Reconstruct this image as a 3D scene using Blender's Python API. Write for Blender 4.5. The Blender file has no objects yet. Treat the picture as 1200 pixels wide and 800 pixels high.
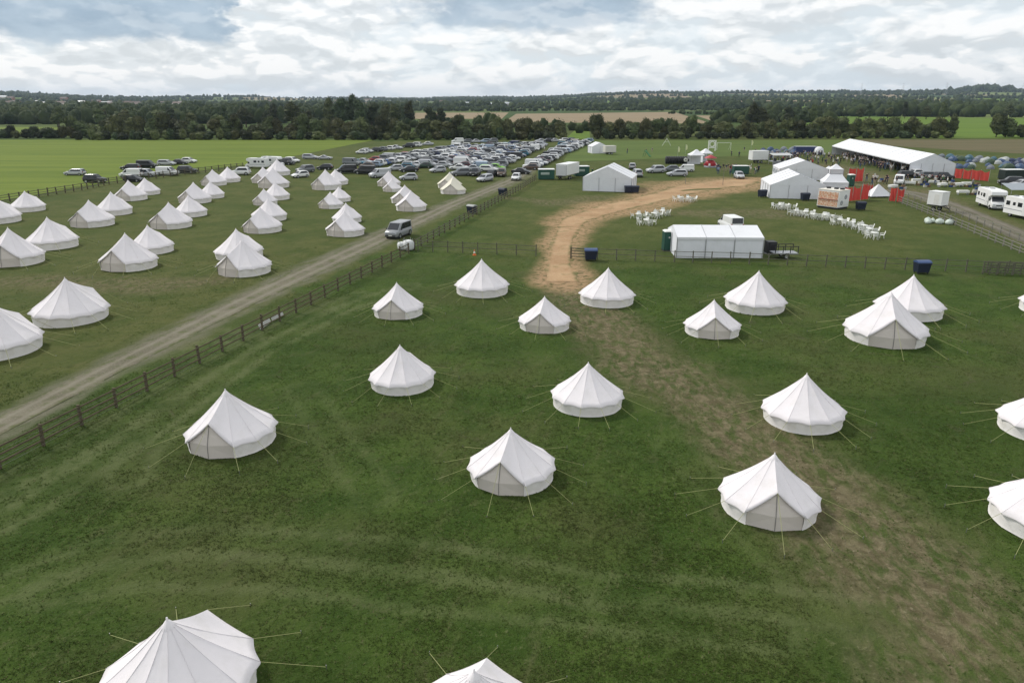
import bpy, bmesh, math, random
import numpy as np
from mathutils import Vector, Matrix
R = math.radians
PI = math.pi
rnd = random.Random(7)
sc = bpy.context.scene
COL = sc.collection

# ------------------------------------------------------------------ camera, sky, sun
CAM_H, F_PX, PITCH = 16.5, 850.0, math.atan((400 - 116) / 850.0)
cam = bpy.data.cameras.new('camera')
cam.sensor_width = 36.0
cam.lens = F_PX / 1200 * 36.0
cam.clip_start, cam.clip_end = 0.2, 30000
cam_o = bpy.data.objects.new('camera', cam)
COL.objects.link(cam_o)
cam_o.location = (0, 0, CAM_H)
cam_o.rotation_euler = (PI / 2 - PITCH, 0, 0)
sc.camera = cam_o
sc.view_settings.view_transform = 'Standard'
sc.view_settings.look = 'None'
sc.view_settings.exposure = 0.29
sc.view_settings.gamma = 1.0
sc.cycles.use_denoising = True
sc.cycles.max_bounces = 5
sc.cycles.diffuse_bounces = 2
sc.cycles.volume_bounces = 0
sc.cycles.transparent_max_bounces = 6

SUN_AZ, SUN_EL = R(-52), R(42)          # azimuth clockwise from +Y: back left
sun = bpy.data.lights.new('sun', 'SUN')
sun.energy = 2.1
sun.angle = R(9)
sun.color = (1.0, 0.96, 0.90)
sun_o = bpy.data.objects.new('sun', sun)
COL.objects.link(sun_o)
sd = Vector((math.sin(SUN_AZ) * math.cos(SUN_EL), math.cos(SUN_AZ) * math.cos(SUN_EL), math.sin(SUN_EL)))
sun_o.rotation_euler = sd.to_track_quat('Z', 'Y').to_euler()
sun_o.location = (0, 0, 200)


class NT:
    """tiny node-tree helper"""
    def __init__(s, nt):
        s.t = nt
        s.n = nt.nodes
        s.l = nt.links
    def node(s, kind, **kw):
        n = s.n.new(kind)
        for k, v in kw.items():
            setattr(n, k, v)
        return n
    def put(s, sock, v):
        if isinstance(v, bpy.types.NodeSocket):
            s.l.new(v, sock)
        elif v is not None:
            if sock.type == 'RGBA' and len(v) == 3:
                v = (*v, 1)
            sock.default_value = v
    def math(s, op, a, b=None, c=None, clamp=False):
        n = s.node('ShaderNodeMath', operation=op, use_clamp=clamp)
        s.put(n.inputs[0], a)
        if b is not None: s.put(n.inputs[1], b)
        if c is not None: s.put(n.inputs[2], c)
        return n.outputs[0]
    def vmath(s, op, a, b):
        n = s.node('ShaderNodeVectorMath', operation=op)
        s.put(n.inputs[0], a)
        s.put(n.inputs[1], b)
        return n.outputs[0]
    def noise(s, vec, scale, detail=4, rough=0.55, dist=0.0):
        n = s.node('ShaderNodeTexNoise')
        if vec is not None: s.put(n.inputs['Vector'], vec)
        n.inputs['Scale'].default_value = scale
        n.inputs['Detail'].default_value = detail
        n.inputs['Roughness'].default_value = rough
        n.inputs['Distortion'].default_value = dist
        return n.outputs[0]
    def step(s, v, a, b, lo=0.0, hi=1.0):
        n = s.node('ShaderNodeMapRange', interpolation_type='SMOOTHSTEP')
        s.put(n.inputs[0], v)
        s.put(n.inputs[1], a)
        s.put(n.inputs[2], b)
        n.inputs[3].default_value = lo
        n.inputs[4].default_value = hi
        return n.outputs[0]
    def mix(s, f, a, b, mode='MIX'):
        n = s.node('ShaderNodeMix', data_type='RGBA', blend_type=mode)
        s.put(n.inputs[0], f)
        s.put(n.inputs[6], a)
        s.put(n.inputs[7], b)
        return n.outputs[2]
    def attr(s, name):
        return s.node('ShaderNodeAttribute', attribute_name=name).outputs['Fac']
    def scale(s, vec, xyz):
        return s.vmath('MULTIPLY', vec, xyz)


def build_world():
    w = bpy.data.worlds.new('World')
    sc.world = w
    w.use_nodes = True
    w.node_tree.nodes.clear()
    g = NT(w.node_tree)
    sky = g.node('ShaderNodeTexSky', sky_type='NISHITA')
    sky.sun_disc = False
    sky.sun_elevation = SUN_EL
    sky.sun_rotation = SUN_AZ
    sky.altitude = 100
    sky.dust_density = 1.5
    d = g.node('ShaderNodeTexCoord').outputs['Generated']
    sep = g.node('ShaderNodeSeparateXYZ')
    g.put(sep.inputs[0], d)
    x, y, z = sep.outputs
    az = g.math('ARCTAN2', x, y)
    # clouds: heaped billows with bright rims and flat grey undersides, crowding towards the horizon
    p = g.scale(d, (9.5, 9.5, 24.0))
    wn = g.node('ShaderNodeTexNoise')
    g.put(wn.inputs['Vector'], p)
    wn.inputs['Scale'].default_value = 1.1
    wn.inputs['Detail'].default_value = 5
    p = g.vmath('ADD', p, g.scale(g.vmath('SUBTRACT', wn.outputs['Color'], (0.5, 0.5, 0.5)), (0.55, 0.55, 0.55)))
    def billow(v, sc_, det):
        n = g.node('ShaderNodeTexNoise', noise_type='FBM')
        g.put(n.inputs['Vector'], v)
        n.inputs['Scale'].default_value = sc_
        n.inputs['Detail'].default_value = det
        n.inputs['Roughness'].default_value = 0.52
        return n.outputs[0]
    def cells(v, sc_):
        n = g.node('ShaderNodeTexVoronoi', feature='F1')
        g.put(n.inputs['Vector'], v)
        n.inputs['Scale'].default_value = sc_
        n.inputs['Detail'].default_value = 2.5
        n.inputs['Roughness'].default_value = 0.55
        return n.outputs['Distance']
    up = (0.02, 0.0, 0.26)
    pu = g.vmath('ADD', p, up)
    n1, n1u = billow(p, 1.0, 8), billow(pu, 1.0, 8)
    v1, v1u = cells(p, 1.9), cells(pu, 1.9)
    broad = billow(g.scale(d, (2.2, 2.2, 9.0)), 1.3, 4)
    relief = g.math('ADD', g.math('MULTIPLY', g.math('SUBTRACT', n1, n1u), 1.3), g.math('MULTIPLY', g.math('SUBTRACT', v1u, v1), 0.38))
    dens = g.math('ADD', g.math('ADD', g.math('MULTIPLY', n1, 0.62), g.math('MULTIPLY', broad, 0.42)), g.math('MULTIPLY', v1, -0.10))
    thick = g.step(dens, 0.42, 0.60)
    veil = g.mix(g.step(broad, 0.35, 0.65), (8.1, 8.25, 8.3), (6.6, 7.0, 7.3))
    c = g.mix(g.math('MULTIPLY', thick, 0.70), veil, (6.9, 7.15, 7.35))
    c = g.mix(g.math('MULTIPLY', g.step(relief, 0.0, 0.13), 0.78), c, (9.0, 8.95, 8.9))
    c = g.mix(g.math('MULTIPLY', g.step(relief, 0.0, -0.16), 0.60), c, (5.1, 5.5, 5.8))
    gaps = g.step(dens, 0.42, 0.33)
    c = g.mix(g.math('MULTIPLY', gaps, 0.40), c, (6.2, 7.2, 7.9))
    # two heavier grey-blue clouds
    e1 = g.noise(g.scale(d, (9, 9, 20)), 1.5, 8, 0.60, 0.1)
    def cloud(az0, az1, el0, el1, soft_a, soft_e, amp):
        o = g.math('MULTIPLY', g.math('SUBTRACT', e1, 0.5), amp)
        oe = g.math('MULTIPLY', o, 0.30)
        m = g.math('MULTIPLY', g.step(g.math('ADD', az, o), az1 + soft_a, az1 - soft_a),
                   g.step(g.math('ADD', az, o), az0 - soft_a, az0 + soft_a))
        m2 = g.math('MULTIPLY', g.step(g.math('ADD', z, oe), el0 - soft_e, el0 + soft_e),
                    g.step(g.math('ADD', z, oe), el1 + soft_e, el1 - soft_e))
        return g.math('MULTIPLY', m, m2)
    k1 = cloud(R(-72), R(-19.5), 0.063, 0.22, 0.010, 0.008, 0.20)
    k2 = cloud(R(-6.5), R(9.5), 0.086, 0.19, 0.03, 0.012, 0.26)
    kc = g.mix(g.step(e1, 0.36, 0.66), (2.4, 3.4, 4.5), (3.6, 4.6, 5.6))
    kc = g.mix(g.math('MULTIPLY', g.step(relief, 0.0, 0.2), 0.30), kc, (6.2, 6.8, 7.3))
    c = g.mix(g.math('MULTIPLY', k1, 0.93), c, kc)
    c = g.mix(g.math('MULTIPLY', k2, 0.78), c, kc)
    # pale bank towards the horizon
    c = g.mix(g.step(z, 0.030, -0.005, 0.0, 0.45), c, (7.4, 7.9, 8.15))
    c = g.mix(0.93, sky.outputs[0], c)
    c = g.mix(g.step(z, 0.0, -0.04), c, (1.2, 1.4, 1.0))
    w.cycles.sampling_method = 'MANUAL'
    w.cycles.sample_map_resolution = 512
    bg = g.node('ShaderNodeBackground')
    g.put(bg.inputs[0], c)
    bg.inputs[1].default_value = 0.1
    out = g.node('ShaderNodeOutputWorld')
    g.l.new(bg.outputs[0], out.inputs[0])


build_world()

# ------------------------------------------------------------------ helpers
def at(px, py, z=0.0):
    """photo pixel (1200x800) to the point where it stands on the ground"""
    u, v = (px - 600) / F_PX, (400 - py) / F_PX
    d = Vector((u, math.cos(PITCH) + v * math.sin(PITCH), -math.sin(PITCH) + v * math.cos(PITCH)))
    t = (CAM_H - z) / -d.z
    return Vector((d.x * t, d.y * t, z))


def depth(p):
    return p.y * math.cos(PITCH) - (p.z - CAM_H) * math.sin(PITCH)


def px_m(px, py):
    """photo pixels per metre for something standing at that pixel"""
    return F_PX / depth(at(px, py))


def tag(o, label=None, cat=None, group=None, kind=None):
    if label: o['label'] = label
    if cat: o['category'] = cat
    if group: o['group'] = group
    if kind: o['kind'] = kind
    return o


def thing(name, label, cat, loc=(0, 0, 0), rz=0.0, group=None, scale=1.0):
    o = bpy.data.objects.new(name, None)
    o.empty_display_size = 0.3
    COL.objects.link(o)
    o.location = loc
    o.rotation_euler = (0, 0, rz)
    o.scale = (scale,) * 3
    return tag(o, label, cat, group)


def part(name, mesh, parent=None, loc=(0, 0, 0), rz=0.0, label=None, kind=None, scale=None, rot=None):
    o = bpy.data.objects.new(name, mesh)
    COL.objects.link(o)
    o.parent = parent
    o.location = loc
    o.rotation_euler = rot if rot else (0, 0, rz)
    if scale: o.scale = scale
    return tag(o, label, None, None, kind)


def dup(root, loc, rz, label=None, group=None, scale=None):
    def cp(o, par):
        c = o.copy()
        COL.objects.link(c)
        if par: c.parent = par
        for ch in o.children:
            cp(ch, c)
        return c
    r = cp(root, None)
    r.location = loc
    r.rotation_euler = (0, 0, rz)
    if scale: r.scale = (scale,) * 3
    if label: r['label'] = label
    if group: r['group'] = group
    return r


class MB:
    """collects shapes; mesh(name, materials) makes ONE mesh"""
    def __init__(s):
        s.v, s.f, s.m, s.sm = [], [], [], []
    def add(s, verts, faces, mi=0, smooth=False):
        b = len(s.v)
        s.v += [tuple(v) for v in verts]
        for f in faces:
            s.f.append([b + i for i in f])
            s.m.append(mi)
            s.sm.append(smooth)
        return s
    def box(s, c, size, mi=0, rz=0.0, taper=1.0):
        cx, cy, cz = c
        hx, hy, hz = size[0] / 2, size[1] / 2, size[2] / 2
        vs = []
        for z, k in ((-hz, 1.0), (hz, taper)):
            for x, y in ((-hx, -hy), (hx, -hy), (hx, hy), (-hx, hy)):
                x, y = x * k, y * k
                vs.append((cx + x * math.cos(rz) - y * math.sin(rz), cy + x * math.sin(rz) + y * math.cos(rz), cz + z))
        return s.add(vs, [(3, 2, 1, 0), (4, 5, 6, 7), (0, 1, 5, 4), (1, 2, 6, 5), (2, 3, 7, 6), (3, 0, 4, 7)], mi)
    def tube(s, a, b, r0, r1=None, n=6, mi=0, smooth=True, cap=True):
        a, b = Vector(a), Vector(b)
        r1 = r0 if r1 is None else r1
        q = (b - a).to_track_quat('Z', 'Y')
        vs = []
        for p, r in ((a, r0), (b, r1)):
            for i in range(n):
                t = 2 * PI * i / n
                vs.append(p + q @ Vector((r * math.cos(t), r * math.sin(t), 0)))
        fs = [(i, (i + 1) % n, n + (i + 1) % n, n + i) for i in range(n)]
        s.add(vs, fs, mi, smooth)
        if cap:
            s.add(vs[:n], [tuple(range(n - 1, -1, -1))], mi)
            s.add(vs[n:], [tuple(range(n))], mi)
        return s
    def lathe(s, prof, n=10, mi=0, c=(0, 0, 0), smooth=True):
        vs, fs = [], []
        for r, z in prof:
            for i in range(n):
                t = 2 * PI * i / n
                vs.append((c[0] + r * math.cos(t), c[1] + r * math.sin(t), c[2] + z))
        for k in range(len(prof) - 1):
            for i in range(n):
                j = (i + 1) % n
                fs.append((k * n + i, k * n + j, (k + 1) * n + j, (k + 1) * n + i))
        return s.add(vs, fs, mi, smooth)
    def poly(s, pts, mi=0):
        return s.add(pts, [tuple(range(len(pts)))], mi)
    def slab(s, pts, n, th, mi=0):
        """a flat polygon given thickness th along -n"""
        n = Vector(n).normalized() * th
        a = [Vector(p) for p in pts]
        b = [p - n for p in a]
        k = len(a)
        return s.add(a + b, [tuple(range(k)), tuple(range(2 * k - 1, k - 1, -1))] +
                     [(i, k + i, k + (i + 1) % k, (i + 1) % k) for i in range(k)], mi)
    def prism(s, prof, w, mi=0, bev=0.04, inset=0.03, axis='x'):
        """side outline (x,z) given a width 2w across y, edges slightly rounded"""
        cx = sum(p[0] for p in prof) / len(prof)
        cz = sum(p[1] for p in prof) / len(prof)
        k = len(prof)
        vs = []
        for y, q in ((-w, 1), (-w + bev, 0), (w - bev, 0), (w, 1)):
            for x, z in prof:
                if q:
                    dx, dz = cx - x, cz - z
                    l = math.hypot(dx, dz) or 1
                    x, z = x + dx / l * inset, z + dz / l * inset
                vs.append((x, y, z))
        fs = [tuple(range(k)), tuple(range(4 * k - 1, 3 * k - 1, -1))]
        for r in range(3):
            for i in range(k):
                j = (i + 1) % k
                fs.append((r * k + j, r * k + i, (r + 1) * k + i, (r + 1) * k + j))
        return s.add(vs, fs, mi)
    def mesh(s, name, mats, fix=True):
        me = bpy.data.meshes.new(name)
        me.from_pydata(s.v, [], s.f)
        for m in (mats if isinstance(mats, (list, tuple)) else [mats]):
            me.materials.append(m)
        me.polygons.foreach_set('material_index', s.m)
        me.polygons.foreach_set('use_smooth', s.sm)
        if fix:
            bm = bmesh.new()
            bm.from_mesh(me)
            bmesh.ops.recalc_face_normals(bm, faces=bm.faces)
            bm.to_mesh(me)
            bm.free()
        me.update()
        return me


MATS = {}
def mat(name, col, rough=0.7, var=0.12, scale=3.0, bump=0.0, metal=0.0, spec=0.35, dirt=None, dirt_amt=0.0, transl=0.0):
    """a procedural surface: base colour with uneven tone, optional stains, relief and translucency"""
    if name in MATS: return MATS[name]
    m = bpy.data.materials.new(name)
    m.use_nodes = True
    g = NT(m.node_tree)
    b = g.n['Principled BSDF']
    tc = g.node('ShaderNodeTexCoord').outputs['Object']
    n = g.noise(tc, scale, 5)
    lo = tuple(max(0, c * (1 - var)) for c in col)
    hi = tuple(min(1, c * (1 + var)) for c in col)
    c = g.mix(n, lo, hi)
    if dirt:
        c = g.mix(g.math('MULTIPLY', g.step(g.noise(tc, scale * 0.6, 6, 0.65), 0.48, 0.75), dirt_amt), c, dirt)
    g.put(b.inputs['Base Color'], c)
    b.inputs['Roughness'].default_value = rough
    b.inputs['Metallic'].default_value = metal
    b.inputs['Specular IOR Level'].default_value = spec
    if bump:
        bn = g.node('ShaderNodeBump')
        bn.inputs['Strength'].default_value = bump
        bn.inputs['Distance'].default_value = 0.05
        g.put(bn.inputs['Height'], g.noise(tc, scale * 2.5, 4))
        g.l.new(bn.outputs[0], b.inputs['Normal'])
    if transl:
        tr = g.node('ShaderNodeBsdfTranslucent')
        g.put(tr.inputs[0], c)
        mx = g.node('ShaderNodeMixShader')
        mx.inputs[0].default_value = transl
        g.l.new(b.outputs[0], mx.inputs[1])
        g.l.new(tr.outputs[0], mx.inputs[2])
        g.l.new(mx.outputs[0], g.n['Material Output'].inputs[0])
    MATS[name] = m
    return m


CANVAS = mat('tent canvas', (0.85, 0.805, 0.82), 0.85, 0.035, 2.2, 0.12, spec=0.15, dirt=(0.66, 0.63, 0.59), dirt_amt=0.35, transl=0.10)
CANVAS_W = mat('tent wall canvas', (0.81, 0.775, 0.75), 0.9, 0.05, 3.0, 0.15, spec=0.1, dirt=(0.60, 0.56, 0.46), dirt_amt=0.4)
CANVAS_S = mat('seam tape', (0.81, 0.77, 0.785), 0.85, 0.05, 3.0, spec=0.1)
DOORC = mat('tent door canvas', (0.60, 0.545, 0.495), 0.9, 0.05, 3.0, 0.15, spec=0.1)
CREAM = mat('cream canvas', (0.76, 0.72, 0.60), 0.85, 0.04, 2.2, 0.1, spec=0.15)
ZIP = mat('dark zip', (0.22, 0.21, 0.20), 0.6)
ROPE = mat('yellow guy rope', (0.34, 0.35, 0.15), 0.8, 0.2)
PEG = mat('steel peg', (0.35, 0.35, 0.34), 0.4, metal=0.8)
PVC = mat('white marquee pvc', (0.80, 0.805, 0.83), 0.55, 0.03, 1.5, 0.05, spec=0.35, dirt=(0.62, 0.63, 0.62), dirt_amt=0.3, transl=0.08)
PVC_W = mat('white marquee wall', (0.77, 0.78, 0.82), 0.6, 0.06, 0.9, 0.45, dirt=(0.5, 0.51, 0.5), dirt_amt=0.35)
CLEAR = mat('grey window pvc', (0.42, 0.45, 0.50), 0.25, 0.1, 2.0, spec=0.5)
ALU = mat('aluminium frame', (0.42, 0.43, 0.45), 0.4, 0.1, 4.0, metal=0.6)
OAK = mat('weathered fence wood', (0.115, 0.094, 0.062), 0.9, 0.4, 5.0, 0.4, spec=0.15, dirt=(0.05, 0.06, 0.03), dirt_amt=0.7)
PALEW = mat('bleached fence wood', (0.21, 0.20, 0.17), 0.9, 0.25, 5.0, 0.3, spec=0.15, dirt=(0.14, 0.14, 0.1), dirt_amt=0.6)
GREYW = mat('grey rail wood', (0.13, 0.125, 0.095), 0.9, 0.3, 5.0, 0.3, spec=0.15, dirt=(0.06, 0.075, 0.035), dirt_amt=0.7)
WIRE = mat('fence wire', (0.16, 0.17, 0.15), 0.5, metal=0.5)
GLASS = mat('tinted vehicle glass', (0.018, 0.022, 0.027), 0.08, 0.1, spec=0.6)
TYRE = mat('black tyre rubber', (0.018, 0.018, 0.018), 0.85)
RIM = mat('alloy rim', (0.42, 0.43, 0.44), 0.35, metal=0.7)
PLASTIC_K = mat('black plastic', (0.022, 0.022, 0.024), 0.55)
LAMP = mat('headlamp lens', (0.62, 0.65, 0.68), 0.15, spec=0.6)
TAIL = mat('red tail lamp', (0.35, 0.015, 0.012), 0.2, spec=0.5)
PLATE = mat('white number plate', (0.70, 0.70, 0.66), 0.5)
WHITE = mat('white gel coat', (0.78, 0.78, 0.77), 0.35, 0.03, 1.5, spec=0.45, dirt=(0.58, 0.57, 0.53), dirt_amt=0.3)
GREY_P = mat('grey trim paint', (0.30, 0.31, 0.33), 0.5)
GREEN_D = mat('dark green plastic', (0.016, 0.070, 0.050), 0.5, 0.15, 2.0, dirt=(0.03, 0.06, 0.05), dirt_amt=0.4)
NAVY = mat('dark navy plastic', (0.014, 0.020, 0.040), 0.5, 0.15, 2.0)
BLUE_L = mat('dull blue lid plastic', (0.05, 0.085, 0.19), 0.5, 0.1, 2.0)
WPLAS = mat('white garden plastic', (0.80, 0.80, 0.76), 0.45, 0.04, 4.0, dirt=(0.5, 0.5, 0.4), dirt_amt=0.3)
RED_F = mat('red banner fabric', (0.56, 0.065, 0.05), 0.7, 0.15, 2.0, 0.2, transl=0.15)
RED_G = mat('red paint', (0.36, 0.02, 0.03), 0.35, 0.1)
LIGHT_T = mat('pale concrete', (0.40, 0.39, 0.36), 0.9, 0.15, 2.0)
BARK = mat('tree bark', (0.075, 0.06, 0.045), 0.95, 0.3, 4.0, 0.5, spec=0.1)
SKIN = mat('skin', (0.46, 0.28, 0.20), 0.6)
HAIR = mat('brown hair', (0.05, 0.032, 0.02), 0.7)
BRICK = mat('pale render wall', (0.62, 0.58, 0.52), 0.9, 0.08, 0.5)
BRICK2 = mat('red brick wall', (0.30, 0.16, 0.11), 0.9, 0.12, 0.6)
ROOF = mat('roof tiles', (0.17, 0.13, 0.11), 0.85, 0.2, 0.8)
STEEL_R = mat('grey sheet roof', (0.44, 0.46, 0.48), 0.5, 0.1, 0.4)

PAINT = {'dark silver': (0.27, 0.28, 0.29), 
    'white': (0.74, 0.74, 0.73), 'silver': (0.46, 0.47, 0.49), 'grey': (0.16, 0.17, 0.18), 'black': (0.014, 0.015, 0.017),
    'dark blue': (0.018, 0.030, 0.085), 'blue': (0.03, 0.09, 0.26), 'red': (0.28, 0.016, 0.020), 'maroon': (0.085, 0.012, 0.02),
    'teal': (0.012, 0.13, 0.20), 'lime green': (0.19, 0.46, 0.03), 'dark green': (0.02, 0.05, 0.03), 'beige': (0.36, 0.31, 0.24),
    'pale blue': (0.28, 0.36, 0.46), 'brown': (0.10, 0.065, 0.045)}
def paint(c):
    return mat(c + ' car paint', PAINT[c], 0.28, 0.05, 1.2, spec=0.55, dirt=tuple(0.7 * v + 0.03 for v in PAINT[c]), dirt_amt=0.25)


# ------------------------------------------------------------------ ground
_rs = np.random.RandomState(3)
def vnoise(x, y, s, seed=0):
    """smooth value noise on a lattice of size s"""
    x = x / s + 131.7 + seed * 17.3
    y = y / s + 57.1 + seed * 9.1
    xi, yi = np.floor(x).astype(np.int64), np.floor(y).astype(np.int64)
    fx, fy = x - xi, y - yi
    fx, fy = fx * fx * (3 - 2 * fx), fy * fy * (3 - 2 * fy)
    def h(a, b):
        n = (a * 374761393 + b * 668265263 + seed * 1442695) & 0x7fffffff
        n = ((n ^ (n >> 13)) * 1274126177) & 0x7fffffff
        return ((n ^ (n >> 16)) & 0xffff) / 65535.0
    return (h(xi, yi) * (1 - fx) + h(xi + 1, yi) * fx) * (1 - fy) + (h(xi, yi + 1) * (1 - fx) + h(xi + 1, yi + 1) * fx) * fy


def fbm(x, y, s, seed=0, n=3):
    return sum(vnoise(x, y, s / 2 ** k, seed + k) / 2 ** k for k in range(n)) / sum(1 / 2 ** k for k in range(n))


def sstep(a, b, v):
    t = np.clip((v - a) / (b - a), 0, 1)
    return t * t * (3 - 2 * t)


def H(x, y):
    """height of the land: level for the first 900 m, then rolling up to far ridges"""
    x, y = np.asarray(x, float), np.asarray(y, float)
    r = np.hypot(x, y)
    a = np.arctan2(x, y)
    ridge = 17 + 24 * sstep(0.0, 0.20, a) + 28 * sstep(-0.42, -0.62, a) + 14 * (fbm(a * 1000, r * 0.0, 160, 5) - 0.5)
    h = sstep(900, 4600, r) * ridge + 7 * np.exp(-((x - 2130) / 170) ** 2 - ((y - 3450) / 260) ** 2)
    h = h + sstep(1000, 2200, r) * 20 * (fbm(x, y, 900, 9) - 0.42)
    return h


def pl_dist(px, py, line):
    """distance of points to a polyline, and the width there (line: x, y, w)"""
    best = np.full(px.shape, 1e9)
    for (x0, y0, w0), (x1, y1, w1) in zip(line[:-1], line[1:]):
        dx, dy = x1 - x0, y1 - y0
        t = np.clip(((px - x0) * dx + (py - y0) * dy) / (dx * dx + dy * dy + 1e-9), 0, 1)
        d = np.hypot(px - x0 - t * dx, py - y0 - t * dy) / (w0 + (w1 - w0) * t)
        best = np.minimum(best, d)
    return best


def pxline(pts):
    out = []
    for px, py, w in pts:
        p = at(px, py)
        out.append((p.x, p.y, w))
    return out


def edge_mid(left, right):
    """centre line and half-width (square to the line) from two pixel edges"""
    P = [(at(*l), at(*r)) for l, r in zip(left, right)]
    mid = [(p + q) / 2 for p, q in P]
    out = []
    for i, (p, q) in enumerate(P):
        d = (mid[min(i + 1, len(mid) - 1)] - mid[max(i - 1, 0)]).normalized()
        w = (q - p) - d * (q - p).dot(d)
        out.append((mid[i].x, mid[i].y, w.length / 2))
    return out


TRACK = edge_mid([(-330, 640), (0, 478), (150, 404), (300, 331), (430, 274), (520, 236), (590, 209), (628, 190)],
                 [(-210, 640), (0, 521), (150, 440), (300, 364), (452, 290), (535, 246), (612, 214), (640, 192)])
DIRT = edge_mid([(619, 332), (627, 312), (634, 294), (641, 272), (652, 251), (688, 239), (728, 230), (768, 220), (806, 209), (846, 205), (868, 206)],
                [(700, 331), (683, 312), (679, 296), (684, 276), (697, 264), (744, 250), (772, 243), (800, 237), (836, 231), (868, 226), (890, 215)])
WORN = [pxline([(655, 322, 2.6), (690, 360, 2.6), (735, 405, 2.9), (790, 450, 2.9), (850, 492, 2.8), (940, 560, 3.0), (1040, 650, 3.2), (1130, 770, 3.0), (1210, 900, 3.0)]),
        pxline([(700, 232, 3.5), (650, 238, 3.0), (600, 232, 1.5)]),
        pxline([(900, 250, 6.0), (820, 250, 4.0)]),
        pxline([(20, 330, 3.0), (160, 335, 3.5), (240, 330, 2.5)]),
        pxline([(1000, 215, 6), (1066, 224, 5), (1126, 245, 2.8), (1225, 288, 2.8), (1310, 325, 2.8)]),
        pxline([(960, 195, 9), (1000, 205, 9), (1060, 212, 9)])]
PALE = [pxline([(-80, 650, 0.5), (40, 590, 0.5), (180, 500, 0.55), (300, 415, 0.55), (400, 362, 0.6), (480, 335, 0.6)]),
        pxline([(-80, 610, 0.45), (100, 520, 0.5), (230, 440, 0.5), (330, 385, 0.5), (420, 345, 0.5)]),
        pxline([(0, 690, 0.35), (120, 645, 0.35), (240, 632, 0.4), (380, 640, 0.4), (520, 655, 0.4), (700, 690, 0.4), (860, 700, 0.4), (1000, 720, 0.4)]),
        pxline([(60, 690, 0.3), (180, 668, 0.3), (330, 672, 0.35), (500, 695, 0.35), (700, 715, 0.35), (900, 740, 0.35)]),
        pxline([(150, 560, 0.3), (158, 535, 0.3), (190, 505, 0.3)]),
        pxline([(355, 455, 0.16), (390, 510, 0.16), (440, 580, 0.16)]),
        pxline([(300, 400, 1.0), (250, 390, 0.6), (120, 440, 0.6)]),
        pxline([(790, 520, 0.12), (900, 640, 0.12), (1000, 720, 0.12), (1060, 800, 0.12)])]
OLIVE_POLY = [at(*p) for p in [(-700, 640), (0, 500), (480, 282), (620, 212), (690, 162), (380, 167), (300, 192), (130, 212), (0, 236), (-250, 262), (-900, 420)]]


def in_poly(px, py, poly):
    c = np.zeros(px.shape, bool)
    n = len(poly)
    for i in range(n):
        x0, y0, x1, y1 = poly[i].x, poly[i].y, poly[i - 1].x, poly[i - 1].y
        m = (y0 > py) != (y1 > py)
        xi = (x1 - x0) * (py - y0) / ((y1 - y0) if abs(y1 - y0) > 1e-9 else 1e-9) + x0
        c ^= m & (px < xi)
    return c


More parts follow.
